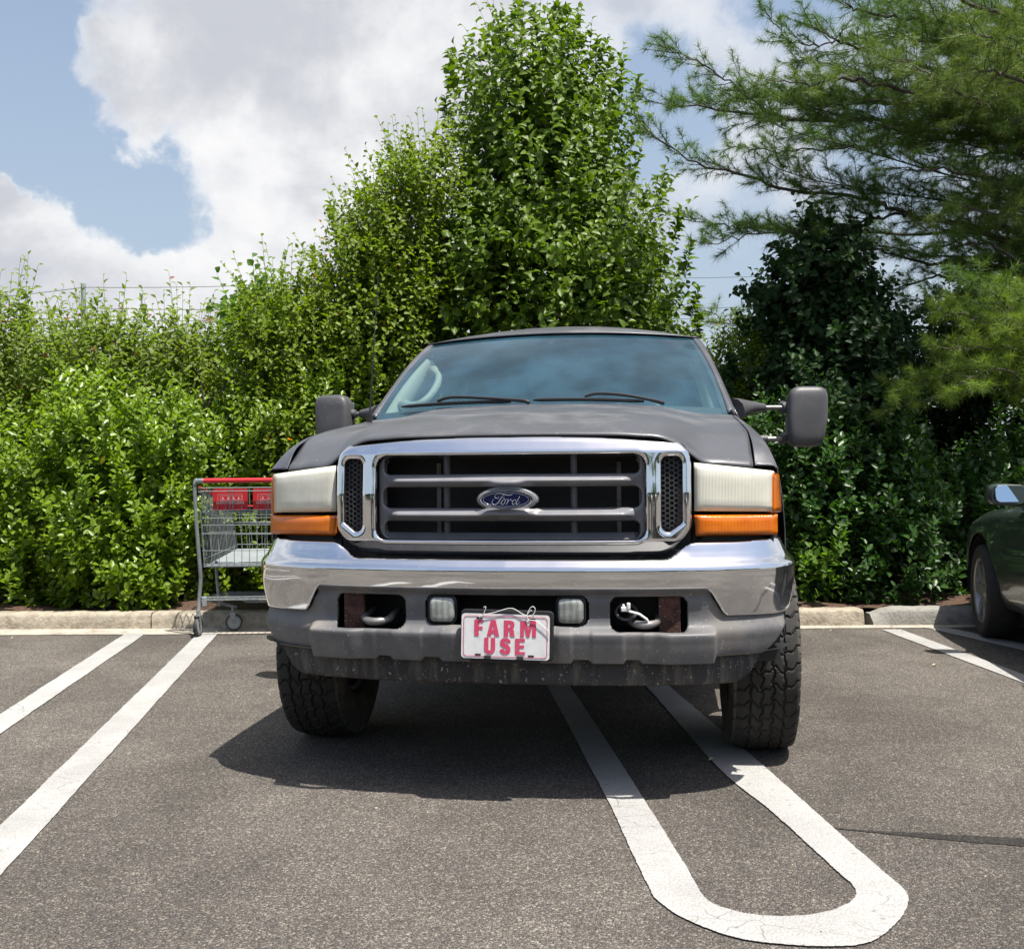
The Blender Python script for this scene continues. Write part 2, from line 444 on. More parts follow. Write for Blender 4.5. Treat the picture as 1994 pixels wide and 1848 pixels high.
# planting bed behind the kerb
rr = np.random.RandomState(8)
nx, ny = 220, 46
X = np.linspace(-30, 30, nx); Yr = np.concatenate([np.linspace(0.165, 1.6, 26), np.linspace(1.8, 5.5, 20)])
P = np.zeros((nx, ny, 3))
for i, x in enumerate(X):
    for j, dy in enumerate(Yr):
        P[i, j] = (x, kerbY(x) + dy, 0.105 + (0.025 * math.sin(x * 3.1 + dy * 5) + rr.uniform(-.012, .016)) * min(1, dy * 3) + 0.02 * min(dy, 3))
tag(grid('planting_bed', P, M_MULCH, flip=False, angle=180), kind='structure')


M_GRASS = pmat('grass', (0.055, 0.095, 0.022), .9, var=.4, vscale=3, bump=1.0, bscale=70)
gg = MB(); gg.add([(-200, kerbY(-30) + 4.9, .16), (200, kerbY(30) + 4.9, .16), (200, 400, .3), (-200, 400, .3)], [(0, 1, 2, 3)]); tag(gg.build('grass_ground', M_GRASS, smooth=False), kind='structure')


# painted parking lines
def stripe(L, R, name='parking_line', seed=0, z=0.0045, jit=0.0025):
    """L, R: matching edge points (x,y); resampled with slightly ragged edges"""
    rr = np.random.RandomState(seed)
    def res(P, n):
        P = np.asarray(P, float); d = np.r_[0, np.cumsum(np.hypot(*np.diff(P, axis=0).T))]; s = np.linspace(0, d[-1], n)
        return np.stack([np.interp(s, d, P[:, 0]), np.interp(s, d, P[:, 1])], 1)
    ln = np.hypot(*np.diff(np.asarray(L, float), axis=0).T).sum(); n = max(20, int(ln / 0.02))
    A, B = res(L, n), res(R, n)
    def ns(): 
        a = rr.uniform(-1, 1, n); k = np.ones(3) / 3
        return (np.convolve(a, k, 'same') + np.interp(np.arange(n), np.arange(0, n + 12, 12), rr.uniform(-1, 1, len(np.arange(0, n + 12, 12)))) * .8) * jit
    dirn = (B - A) / np.linalg.norm(B - A, axis=1)[:, None]
    A = A + dirn * ns()[:, None]; B = B + dirn * ns()[:, None]
    V = np.zeros((n, 2, 3)); V[:, 0, :2] = A; V[:, 1, :2] = B; V[:, :, 2] = z
    V[:, :, 2] += np.linspace(0, 0.0006, n)[:, None]
    o = grid(name, V, M_PAINT, angle=180)
    return tag(o, kind='structure')


stripe([(-2.00, 1.4), (-2.475, 5.07), (-2.787, 7.60)], [(-1.80, 1.4), (-2.292, 4.694), (-2.64, 7.60)], seed=1)
stripe([(-1.36, 1.0), (-1.698, 3.473), (-2.262, 7.6)], [(-1.17, 1.0), (-1.489, 3.042), (-2.120, 7.6)], seed=2)
# hairpin line: left leg, round end, right leg as one band
O_ = [(-.0, 8.0 - .45), (0.171, 5.716), (0.323, 3.718), (0.345, 3.35), (0.363, 3.05), (0.371, 2.932), (0.382, 2.837), (0.444, 2.708), (0.565, 2.597), (0.731, 2.558), (0.861, 2.575), (0.970, 2.683), (1.039, 2.791), (1.069, 2.885), (1.060, 3.0), (1.037, 3.25), (1.01, 3.6), (0.966, 4.138), (0.818, 5.691), (0.66, 7.55)]
I_ = [(.13, 7.55), (0.294, 5.711), (0.451, 3.744), (0.478, 3.37), (0.499, 3.08), (0.504, 2.97), (0.514, 2.848), (0.545, 2.79), (0.610, 2.745), (0.700, 2.729), (0.799, 2.748), (0.880, 2.80), (0.925, 2.86), (0.938, 2.931), (0.928, 3.02), (0.903, 3.25), (.862, 3.6), (0.785, 4.143), (0.696, 5.696), (0.53, 7.55)]
def smooth_pts(P, n=14):
    P = np.array(P, float); t = np.arange(len(P)); tt = np.linspace(0, len(P) - 1, (len(P) - 1) * n + 1)
    return np.stack([cat(tt, t, P[:, 0]), cat(tt, t, P[:, 1])], 1)
def pairres(A, B, n=14):
    return smooth_pts(A, n), smooth_pts(B, n)
def band(Lp, Rp, seed, jit=.002):
    rr = np.random.RandomState(seed); n = len(Lp)
    d = Rp - Lp; d /= np.linalg.norm(d, axis=1)[:, None]
    def ns():
        return (rr.uniform(-1, 1, n) * .6 + np.interp(np.arange(n), np.arange(0, n + 5, 5), rr.uniform(-1, 1, len(np.arange(0, n + 5, 5)))) * .6) * jit
    Lp = Lp + d * ns()[:, None]; Rp = Rp + d * ns()[:, None]
    V = np.zeros((n, 2, 3)); V[:, 0, :2] = Lp; V[:, 1, :2] = Rp; V[:, :, 2] = 0.0052
    return tag(grid('parking_line', V, M_PAINT, angle=180), kind='structure')
band(*pairres(O_, I_, 30), 5)
stripe([(2.40, 10.0 - 7), (2.716, 5.604), (2.607, 7.45)][1:] + [], [(2.829, 5.75), (2.742, 7.45)], seed=7)
stripe([(3.05, 2.0), (2.716, 5.604)][:0] + [(2.96, 3.0), (2.716, 5.59)], [(3.10, 3.0), (2.829, 5.735)], seed=8)
stripe([(3.60, 3.0), (3.186, 6.569), (2.955, 7.5)], [(3.73, 3.0), (3.303, 6.811), (3.106, 7.5)], seed=9)
# next bays out of frame to the left and right
for bx in (-5.2, 6.0, 8.8, -8.0):
    for off_ in (0, .5):
        s_ = -.10 if bx < 0 else -.03
        stripe([(bx + off_ - s_ * 4.6, 2.9), (bx + off_, 7.5)], [(bx + off_ + .13 - s_ * 4.6, 2.9), (bx + off_ + .13, 7.5)], seed=int(50 + bx * 3 + off_))
# sealed crack and an oily stain in the asphalt (own colour of the surface)
ck = [(0.98, 3.413), (1.08, 3.378), (1.20, 3.345), (1.35, 3.305), (1.6, 3.25), (2.0, 3.20), (2.6, 3.15), (3.4, 3.10)]
cw = [.006, .012, .026, .055, .080, .085, .085, .085]
rr = np.random.RandomState(3); n = 140
tt = np.linspace(0, len(ck) - 1, n); cxs = np.interp(tt, range(len(ck)), [c[0] for c in ck]); cys = np.interp(tt, range(len(ck)), [c[1] for c in ck]); cws = np.interp(tt, range(len(ck)), cw)
V = np.zeros((n, 2, 3)); V[:, 0] = np.stack([cxs, cys - cws * .5 + rr.uniform(-.004, .004, n), np.full(n, .0022)], 1); V[:, 1] = np.stack([cxs, cys + cws * .5 + rr.uniform(-.004, .004, n), np.full(n, .0022)], 1)
tag(grid('sealed_crack', V, M_TAR, angle=180), kind='structure')
# ---------------------------------------------------------------- truck materials
def chrome_mat():
    m, t, out = newmat('chrome')
    tc = t.n('ShaderNodeTexCoord').outputs['Object']
    p = t.n('ShaderNodeBsdfPrincipled', ins={'Metallic': 1.0})
    v = t.n('ShaderNodeTexVoronoi', feature='F1', ins={'Vector': tc, 'Scale': 95.0})
    sel = t.maprange(t.n('ShaderNodeSeparateColor', ins={0: v.outputs['Color']}).outputs[0], .84, .845)
    sp = t.math('MULTIPLY', sel, t.maprange(v.outputs['Distance'], .05, .14, .9, 0))
    film = t.maprange(t.noise(tc, 5, 5, .65), .5, .85, 0, .14)
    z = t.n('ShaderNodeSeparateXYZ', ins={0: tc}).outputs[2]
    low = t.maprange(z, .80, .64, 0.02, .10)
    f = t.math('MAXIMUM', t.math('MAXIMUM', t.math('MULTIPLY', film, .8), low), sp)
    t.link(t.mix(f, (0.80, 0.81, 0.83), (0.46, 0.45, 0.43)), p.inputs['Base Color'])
    t.link(t.math('MULTIPLY_ADD', f, 0.45, .035), p.inputs['Roughness'])
    t.link(t.math('SUBTRACT', 1.0, t.math('MULTIPLY', f, .9)), p.inputs['Metallic'])
    b = t.n('ShaderNodeBump', ins={'Height': t.noise(tc, 5.0, 2, .5), 'Strength': 0.22, 'Distance': 0.012})
    t.link(b.outputs[0], p.inputs['Normal']); t.link(p.outputs[0], out.inputs[0])
    return m


M_CHROME = chrome_mat()
M_CHR2 = pmat('chrome_small', (0.82, 0.83, 0.85), 0.10, metal=1.0)
M_PAINTB = pmat('charcoal_paint', (0.072, 0.075, 0.086), 0.35, var=0.08, vscale=3.0, bump=0.05, bscale=500, spec=0.5, dirt=(0.155, 0.155, 0.158), dscale=3.5, damt=.6, speck=0.035)
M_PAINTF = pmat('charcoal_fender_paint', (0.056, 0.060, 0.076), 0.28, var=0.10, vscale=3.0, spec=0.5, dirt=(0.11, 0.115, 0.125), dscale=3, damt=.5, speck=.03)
M_CLAD = pmat('grey_cladding', (0.115, 0.115, 0.120), 0.50, var=0.16, vscale=5, bump=0.06, bscale=400, dirt=(0.22, 0.20, 0.17), dscale=5, damt=.75, speck=0.12)
M_GRIL = pmat('grille_plastic', (0.21, 0.21, 0.225), 0.30, var=0.1, vscale=10, dirt=(0.22, 0.21, 0.19), dscale=14, damt=.35, speck=.03)
M_SKIRT = pmat('air_dam_plastic', (0.028, 0.027, 0.030), 0.6, var=0.3, vscale=6, dirt=(0.24, 0.215, 0.17), dscale=7, damt=.55, speck=0.30, streak=(4, 4, .5))
M_BLACK = pmat('black_plastic', (0.018, 0.018, 0.020), 0.45, var=.2, vscale=30)
M_MIRR = pmat('mirror_plastic', (0.070, 0.070, 0.074), 0.42, var=0.12, vscale=8, bump=.08, bscale=600, dirt=(0.13, 0.13, 0.125), dscale=5, damt=.4, speck=.05)
M_DARK = pmat('underbody_dark', (0.022, 0.021, 0.020), 0.8, var=0.4, vscale=8)
M_RUST = pmat('rusty_steel', (0.070, 0.030, 0.022), 0.85, var=0.5, vscale=30, bump=.4, bscale=80, speck=.2)
M_STEEL = pmat('worn_steel', (0.22, 0.215, 0.21), 0.45, metal=.5, var=.3, vscale=18, dirt=(0.10, 0.07, 0.05), dscale=20)
M_RUB = pmat('tyre_rubber', (0.020, 0.019, 0.018), 0.72, var=0.25, vscale=14, dirt=(0.075, 0.068, 0.055), dscale=26, damt=.5)
M_RUBW = pmat('tyre_sidewall', (0.045, 0.042, 0.037), 0.8, var=0.25, vscale=14, dirt=(0.17, 0.155, 0.125), dscale=9, damt=.8)
M_RIM = pmat('alloy', (0.34, 0.34, 0.35), 0.40, metal=.8, var=.1, vscale=10)
M_TRIM = pmat('interior_trim', (0.33, 0.34, 0.29), 0.6)
M_SEAT = pmat('seat_cloth', (0.16, 0.17, 0.18), 0.85)
M_DASH = pmat('dashboard', (0.20, 0.21, 0.20), 0.6)
M_WHITE = pmat('sign_white', (0.72, 0.72, 0.72), 0.4, var=.03, vscale=20, dirt=(0.30, 0.29, 0.27), dscale=26, damt=.35, speck=.05)
M_PINK = pmat('sign_crimson', (0.60, 0.055, 0.13), 0.45, dirt=(0.5, 0.25, 0.28), dscale=60, damt=.3)
M_BLUE = pmat('emblem_blue', (0.006, 0.010, 0.065), 0.35, spec=.3)
M_WIRE = pmat('white_wire', (0.72, 0.72, 0.70), 0.45)
M_RUBB = pmat('wiper_rubber', (0.012, 0.012, 0.013), 0.4)


def lens_mat(name, c1, c2, rough=0.22, vert=True, clear=0.0, wsc=62.0):
    m, t, out = newmat(name)
    tc = t.n('ShaderNodeTexCoord').outputs['Object']
    br = t.n('ShaderNodeTexBrick', ins={'Vector': t.mapping(tc, (1, 1, 1), (0.02, 0, 0.01), (PI / 2, 0, 0)), 'Scale': 11.0, 'Color1': (.45, .45, .45, 1), 'Color2': (.62, .62, .62, 1), 'Mortar': (.5, .5, .5, 1), 'Mortar Size': .004, 'Row Height': .22})
    f = t.n('ShaderNodeSeparateColor', ins={0: br.outputs[0]}).outputs[0]
    f2 = t.noise(tc, 9, 4, .6)
    wv = t.n('ShaderNodeTexWave', wave_type='BANDS', bands_direction='X' if vert else 'Z', ins={'Vector': tc, 'Scale': wsc, 'Distortion': 0.0 if wsc > 20 else 1.5}).outputs['Fac']
    ff = t.math('ADD', t.math('MULTIPLY', t.math('SUBTRACT', f, .53), .7), t.math('MULTIPLY_ADD', f2, .8, t.math('MULTIPLY', wv, .12)))
    col = t.mix(t.maprange(ff, .2, .8), c1, c2)
    p = t.n('ShaderNodeBsdfPrincipled', ins={'Base Color': col, 'Roughness': rough, 'Coat Weight': .6, 'Coat Roughness': .12, 'Specular IOR Level': .6})
    b = t.n('ShaderNodeBump', ins={'Height': wv, 'Strength': 0.35, 'Distance': 0.002}); t.link(b.outputs[0], p.inputs['Normal'])
    sh_ = p.outputs[0]
    if clear:
        tr = t.n('ShaderNodeBsdfTransparent', ins={'Color': (.93, .93, .84, 1)}).outputs[0]
        hz_ = t.maprange(t.noise(tc, 6, 4), .3, .7, clear * 1.5, clear * .6)
        sh_ = t.n('ShaderNodeMixShader', ins={0: hz_, 1: sh_, 2: tr}).outputs[0]
    t.link(sh_, out.inputs[0])
    return m


M_LENS = lens_mat('headlight_lens', (0.80, 0.775, 0.65), (0.92, 0.90, 0.79), .20, True, .16)
M_REFL = pmat('reflector', (0.85, 0.84, 0.78), .25, metal=.85, bump=.2, bscale=30)
M_AMBER = lens_mat('amber_lens', (0.58, 0.115, 0.003), (0.78, 0.20, 0.006), .16)
M_FOG = lens_mat('fog_lens', (0.13, 0.145, 0.13), (0.46, 0.48, 0.45), .10, True, 0, 14.0)


def glass_mat(name, tint, refl=1.7, film=0.06, fcol=(0.30, 0.42, 0.50)):
    m, t, out = newmat(name)
    fr = t.n('ShaderNodeFresnel', ins={'IOR': refl}).outputs[0]
    tr = t.n('ShaderNodeBsdfTransparent', ins={'Color': tint + (1,)}).outputs[0]
    tc = t.n('ShaderNodeTexCoord').outputs['Object']
    df = t.n('ShaderNodeBsdfDiffuse', ins={'Color': fcol + (1,)}).outputs[0]
    gl = t.n('ShaderNodeBsdfGlossy', ins={'Color': (0.9, 0.95, 1, 1), 'Roughness': 0.10}).outputs[0]
    v = t.n('ShaderNodeTexVoronoi', feature='F1', ins={'Vector': tc, 'Scale': 17.0})
    sp = t.math('MULTIPLY', t.maprange(v.outputs['Distance'], .03, .06, 1, 0), t.maprange(t.n('ShaderNodeSeparateColor', ins={0: v.outputs['Color']}).outputs[0], .78, .8))
    ff = t.math('ADD', t.maprange(t.noise(tc, 3, 5, .6), .3, .7, film * .6, film * 1.4), t.math('MULTIPLY', sp, .6), clamp=True)
    a = t.n('ShaderNodeMixShader', ins={0: ff, 1: tr, 2: df}).outputs[0]
    b = t.n('ShaderNodeMixShader', ins={0: fr, 1: a, 2: gl}).outputs[0]
    t.link(b, out.inputs[0])
    return m


M_GLASS = glass_mat('windscreen_glass', (0.72, 0.84, 0.82), 1.36, .15, (0.11, 0.30, 0.44))
M_GLSD = glass_mat('side_glass', (0.28, 0.34, 0.34), 1.5, .03)
M_MGL = pmat('mirror_glass', (0.75, 0.85, 0.87), 0.03, metal=1.0)

# ---------------------------------------------------------------- truck
YAW = 0.14481037
TR = thing('pickup_truck', 'charcoal full-size truck with chrome bumper and a farm use plate, parked across the lines', 'truck', (-0.02769999, 3.64133418, 0), -YAW)

# plan curve of the bumper: distance s along the front from the centre -> (x, y), outward normal
_px = np.array([0, .3, .55, .75, .885, .962, 1.005, 1.022, 1.026]); _py = np.array([0, .010, .040, .095, .165, .235, .325, .45, .64])
_ps = np.r_[0, np.cumsum(np.hypot(np.diff(_px), np.diff(_py)))]
S_END = float(_ps[-1])
def plan(s):
    a = np.abs(s); x = cat(a, _ps, _px); y = cat(a, _ps, _py); e = 1e-3
    dx = cat(np.minimum(a + e, S_END), _ps, _px) - cat(np.maximum(a - e, 0), _ps, _px); dy = cat(np.minimum(a + e, S_END), _ps, _py) - cat(np.maximum(a - e, 0), _ps, _py)
    l = np.hypot(dx, dy) + 1e-9; sg = np.where(s < 0, -1.0, 1.0)
    return sg * x, y, sg * dy / l, -dx / l      # x, y, nx, ny (normal points forward / outward)
def s_of_x(x): return np.interp(x, _px, _ps)

# ---- chrome bumper
def b_off(z, s):
    return cat(z, [.56, .60, .64, .70, .75, .80, .818, .828, .845, .87, .905, .93], [-.052, -.034, -.021, -.0075, .0012, .0048, .0045, .000, -.016, -.030, -.046, -.062])
def b_surf(s, z):
    x, y, nx, ny = plan(s); o = b_off(z, s); o = o - 0.045 * sstep(z, .845, .90) * sstep(-np.abs(x), -.66, -.52) 
    return x + nx * o, y + ny * o, z
def ztop(x):
    return .851 + .054 * sstep(x, .545, .665) + .008 * sstep(x, .8, 1.0)
def zbot(x):
    return .752 - .098 * sstep(x, .682, .772) - .006 * sstep(x, .76, .99)
def b_sdf(s, z):
    x = np.abs(plan(s)[0]); return np.minimum(ztop(x) - z, z - zbot(x)) * .75
SS = np.linspace(-S_END, S_END, 560); ZZ = np.linspace(.60, .93, 92)
bump_o = cutgrid('chrome_bumper', SS, ZZ, b_surf, b_sdf, .0045, M_CHROME, TR, flip=False, angle=75, solid=0.006)
# ---- grey plastic cladding below the bumper, with openings
def c_off(s, z):
    x = np.abs(plan(s)[0])
    o = cat(z, [.47, .50, .56, .60, .64, .70, .735, .745, .757, .77], [-.030, -.020, -.004, .001, -.016, -.014, -.012, .000, .006, -.002])
    o = o - .010 * sstep(x, .70, .76)
    led = sstep(-z, -.625, -.595) * sstep(-x, -.735, -.705)
    wave = .0045 * (sstep(x, .17, .19) - sstep(x, .225, .235) + sstep(x, .29, .30) - sstep(x, .40, .415) + sstep(x, .46, .475) - sstep(x, .715, .73))
    bulge = .022 * sstep(x, .50, .56) * sstep(-x, -.725, -.70) * sstep(-z, -.618, -.600)
    return o + led * (.016 + wave) + bulge
def c_surf(s, z):
    x, y, nx, ny = plan(s); o = c_off(s, z)
    e = sstep(np.abs(x), .70, .76) * .0
    return x + nx * o, y + ny * o, z
def c_sdf(s, z):
    x = np.abs(plan(s)[0])
    low = .497 + .013 * (sstep(x, .225, .24) - sstep(x, .285, .30) + sstep(x, .405, .42) - sstep(x, .455, .47)) + .016 * sstep(x, .715, .735) + .13 * np.clip((x - .90) / .10, 0, 1.2)**1.6
    top = zbot(x) - .0015 + .004
    k = np.minimum(top - z, z - low) * .85
    a = np.abs(s)
    k = np.minimum(k, -rbox(a, z, (s_of_x(.361) + s_of_x(.628)) / 2, .666, (s_of_x(.628) - s_of_x(.361)) / 2, .059, .032))
    k = np.minimum(k, -rbox(a, z, 0, .676, s_of_x(.287), .052, .03))
    return k
ZZ2 = np.linspace(.46, .77, 90)
cutgrid('bumper_cladding', SS, ZZ2, c_surf, c_sdf, .0042, M_CLAD, TR, flip=False, angle=50, solid=0.014)
# added shelf, stops sun leaking through the gap between cladding and air dam
sf = np.linspace(-S_END * .80, S_END * .80, 60); fx, fy, fnx, fny = plan(sf)
grid('light_block_shelf', np.stack([np.stack([fx - fnx * q, fy - fny * q, np.full(60, .522)], -1) for q in (.012, .11)], 1), M_BLACK, TR, smooth=False)
# ---- air dam
def k_surf(s, z):
    x, y, nx, ny = plan(s); o = -.050 - .02 * sstep(-z, -.52, -.42) * 0 - (z < .5) * 0
    o = o + cat(z, [.39, .42, .47, .56], [-.012, .0, .004, -.01])
    return x + nx * o, y + ny * o, z
def k_sdf(s, z):
    x = np.abs(plan(s)[0]) 
    low = .412 + .0 * x
    lo2 = .412 + .115 * np.clip((x - .80) / .13, 0, 1.3)**2.0
    return np.minimum(.56 - z, z - lo2) * .8
cutgrid('air_dam', np.linspace(-S_END * .93, S_END * .93, 260), np.linspace(.395, .57, 36), k_surf, k_sdf, .006, M_SKIRT, TR, flip=False, solid=0.008)
# dark recess behind the bumper openings
for sg in (-1, 1):
    b = MB(); x0, x1 = (.335, .655) if sg > 0 else (-.655, -.335)
    b.box((x0, .27, .585), (x1, .29, .75)); b.box((x0, .105, .580), (x1, .27, .588)); b.box((x0, .105, .745), (x1, .27, .752))
    b.box((x0 - .006, .10, .582), (x0, .28, .75)); b.box((x1, .10, .582), (x1 + .006, .28, .75))
    b.build('tow_hook_recess', M_BLACK, TR, smooth=False)
    xo = .60 * sg
    b = MB(); b.box((min(xo, xo - sg * .075), .075, .597), (max(xo, xo - sg * .075), .10, .740)); b.build('bracket', M_RUST, TR, smooth=False, bevel=.003)
    # hook: forged loop
    P = []
    c0 = .475 * sg
    for k in range(13):
        a = PI * k / 12; P.append((c0 - sg * .050 * math.cos(a), .085 - .055 * math.sin(a) * .9, .640 - .012 * math.sin(a)))
    P = [(c0 - sg * .050, .20, .650)] + P + [(c0 + sg * .050, .20, .650)]
    MB().tube(P, [.012] + [.0125] * 4 + [.0145] * 5 + [.0125] * 4 + [.012], 10).build('tow_hook', M_STEEL, TR)
b = MB(); sf = np.linspace(-S_END * .86, S_END * .86, 60); fx, fy, fnx, fny = plan(sf)
grid('light_block_filler', np.stack([np.stack([fx - fnx * .022, fy - fny * .022, np.full(60, .832)], -1), np.stack([fx * .97, np.full(60, .52), np.full(60, .84)], -1)], 1), M_BLACK, TR, smooth=False)  # added strip, keeps sunlight from leaking down behind the bumper
b = MB(); b.box((-.30, .24, .60), (.30, .26, .75)); b.box((-.30, .06, .60), (.30, .24, .612)); b.build('bumper_recess', M_BLACK, TR, smooth=False)
# black ring clamp looped on one hook
P = [(.415 + .035 * math.cos(a), .045 + .02 * math.sin(a), .672 + .024 * math.sin(a)) for a in np.linspace(0, 2 * PI, 20)[:-1]]
clamp = MB().tube(P, .0065, 8, closed=True); clamp.build('ring_clamp', M_BLACK, TR)
MB().tube([(.405, .03, .700), (.41, .022, .685), (.43, .018, .676), (.46, .02, .668), (.485, .025, .650), (.49, .03, .640)], .0045, 7).build('plastic_tie', M_WIRE, TR)
b = MB(); b.box((.398, .015, .676), (.425, .035, .692)); b.box((.418, .012, .684), (.430, .03, .706)); b.build('tie_head', M_WIRE, TR, bevel=.003)


def rr_poly(hx, hz, r, n=8, p=0):
    P = []
    for (sx, sz, a0) in ((1, 1, 0), (-1, 1, 90), (-1, -1, 180), (1, -1, 270)):
        for k in range(n + 1):
            a = math.radians(a0 + 90 * k / n); P.append((sx * (hx - r) + r * math.cos(a), sz * (hz - r) + r * math.sin(a)))
    return P


def loft_rr(specs, n=8):
    """stack of rounded rectangles (y, cx, cz, hx, hz, r) joined and capped"""
    b = MB(); V = []; m = 4 * (n + 1)
    for (y, cx, cz, hx, hz, r) in specs: V += [(cx + x, y, cz + z) for x, z in rr_poly(hx, hz, r, n)]
    F = [(i * m + k, i * m + (k + 1) % m, (i + 1) * m + (k + 1) % m, (i + 1) * m + k) for i in range(len(specs) - 1) for k in range(m)]
    F.append(tuple(range(m))[::-1]); F.append(tuple((len(specs) - 1) * m + k for k in range(m)))
    return b.add(V, F)


# ---- fog lamps
for sg in (-1, 1):
    cxx = .226 * sg
    o = loft_rr([(.10, cxx, .676, .040, .040, .02), (.06, cxx, .676, .050, .048, .024), (.020, cxx, .676, .052, .050, .024), (.016, cxx, .676, .048, .046, .022), (.024, cxx, .676, .045, .043, .020)]).build('fog_lamp', M_BLACK, TR, angle=30); fixnormals(o)
    l = loft_rr([(.03, cxx, .676, .044, .042, .020), (.014, cxx, .676, .0445, .0425, .020), (.009, cxx, .676, .040, .038, .018), (.007, cxx, .676, .030, .028, .014)]).build('lens', M_FOG, o, angle=50); fixnormals(l)

# ---- number plate on its bracket
pm = loft_rr([(0, 0, 0, .1524, .0762, .012), (.0015, 0, 0, .1524, .0762, .012)]).build('number_plate', M_WHITE, TR, smooth=False)
fixnormals(pm)
pm['label'] = 'white plate lettered FARM USE in crimson'
pm.location = (.006, -.042, .594); pm.rotation_euler = (math.radians(-3), math.radians(0.9), 0)
br_ = loft_rr([(.022, 0, 0, .160, .085, .016), (.008, 0, 0, .161, .086, .016), (.003, 0, 0, .158, .083, .014)]).build('plate_bracket', M_BLACK, TR, angle=40); fixnormals(br_)
br_.location = (.010, -.036, .598); br_.rotation_euler = (math.radians(-3), math.radians(0.9), 0)
b = MB(); b.box((-.12, -.02, .50), (.12, .05, .52)); b.box((-.03, -.03, .52), (.03, .05, .60)); b.build('plate_mount', M_BLACK, TR, smooth=False)
K = 0.3048 / 1130
def px(x, y): return (x * K - .1524, .0762 - y * K * 1.0)
def rect(x0, y0, x1, y1): return [px(x0, y0), px(x1, y0), px(x1, y1), px(x0, y1)]
def addl(outl, name='letter', mat=None): return flat_shape(name, outl, 0.0004, mat or M_PINK, pm, (0, -.0012, 0))
# border line
def rrp(hx, hz, r): return rr_poly(hx, hz, r, 8)
addl([rrp(.1450, .0688, .012), rrp(.1434, .0672, .0105)], 'border_line')
F_ = [(168, 76), (283, 76), (283, 112), (224, 112), (224, 160), (274, 160), (274, 197), (224, 197), (224, 279), (168, 279)]
addl([[px(*p) for p in F_]])
A_ = [(378, 76), (440, 76), (488, 279), (430, 279), (423, 240), (393, 240), (386, 279), (328, 279)]; Ah = [(408, 130), (399, 205), (417, 205)]
addl([[px(*p) for p in A_], [px(*p) for p in Ah]])
R_ = [(548, 76), (630, 76), (658, 82), (676, 98), (682, 125), (680, 152), (668, 170), (652, 178), (668, 188), (677, 206), (679, 240), (682, 264), (690, 279), (632, 279), (626, 262), (624, 230), (620, 205), (604, 198), (604, 279), (548, 279)]
Rh = [(604, 110), (604, 166), (616, 165), (625, 156), (626, 122), (618, 112)]
addl([[px(*p) for p in R_], [px(*p) for p in Rh]])
M_L = [(758, 76), (830, 76), (857, 190), (884, 76), (958, 76), (958, 279), (910, 279), (910, 130), (876, 279), (840, 279), (804, 130), (804, 279), (758, 279)]
addl([[px(*p) for p in M_L]])
U_ = [(298, 300), (352, 300), (352, 440)] + [(352 + 16 * (1 - math.cos(a)), 440 + 22 * math.sin(a)) for a in np.linspace(0.2, PI - .2, 8)] + [(384, 440), (384, 300), (438, 300), (438, 440)] + [(368 + 70 * math.cos(a), 440 + 66 * math.sin(a)) for a in np.linspace(0.1, PI - .1, 14)] + [(298, 440)]
addl([[px(*p) for p in U_]])
# S as a swept band
sc = [(614, 356), (606, 334), (590, 324), (567, 320), (545, 325), (530, 338), (526, 356), (534, 374), (552, 388), (582, 404), (602, 420), (611, 440), (606, 462), (590, 476), (567, 481), (545, 476), (530, 464), (522, 440)]
sp_ = smooth_pts(sc, 5); d = np.gradient(sp_, axis=0); d /= np.linalg.norm(d, axis=1)[:, None]; nn = np.stack([-d[:, 1], d[:, 0]], 1)
wv_ = np.interp(np.linspace(0, 1, len(sp_)), [0, .3, .5, .7, 1], [24, 23, 29, 24, 24])
addl([[px(*p) for p in (sp_ + nn * wv_[:, None])] + [px(*p) for p in (sp_ - nn * wv_[:, None])[::-1]]])
E_ = [(695, 300), (818, 300), (818, 337), (751, 337), (751, 382), (808, 382), (808, 418), (751, 418), (751, 466), (820, 466), (820, 503), (695, 503)]
addl([[px(*p) for p in E_]])
for (x0, y0) in ((190, 45), (870, 45), (178, 505), (858, 505)):
    s_ = loft_rr([(-.0018, (x0 + 40) * K - .1524, .0762 - (y0 + 11) * K, .0105, .0029, .0028), (-.0005, (x0 + 40) * K - .1524, .0762 - (y0 + 11) * K, .0105, .0029, .0028)]).build('slot', M_BLACK, pm, smooth=False); fixnormals(s_)
for x0 in (300, 715):
    b = MB(); b.box((x0 * K - .1524, -.004, -.0768), ((x0 + 85) * K - .1524, .002, -.0650)); b.build('clip', M_DARK, pm, smooth=False, bevel=.001)
wire = MB()
wp = [(255, 45), (262, 30), (285, 10), (300, -40), (315, -80), (300, -92), (285, -75)]
def w3(pts, y=-.006): return [(px(*p)[0], y, px(*p)[1]) for p in pts]
def smooth3(P, n=6):
    P = np.array(P, float); t = np.arange(len(P)); tt = np.linspace(0, len(P) - 1, (len(P) - 1) * n + 1)
    return np.stack([cat(tt, t, P[:, k]) for k in range(3)], 1)
wire.tube(smooth3(w3(wp)), .0011, 6)
wire.tube(smooth3(w3([(240, 50), (235, 30), (290, 12), (420, -20), (560, -65), (620, -78), (680, -70), (780, -15), (850, 15), (890, 10), (930, -20), (945, -75), (925, -105), (895, -100), (860, -50), (845, 0), (852, 40), (880, 62), (950, 70), (1030, 120), (1110, 190), (1135, 235)])), .0012, 6)
wire.tube(smooth3(w3([(850, 50), (840, 15), (860, -30), (890, -60), (905, -55)])), .0011, 6)
tag(wire.build('wire', M_WIRE, pm, angle=180), 'white wire twisted through the plate slots')

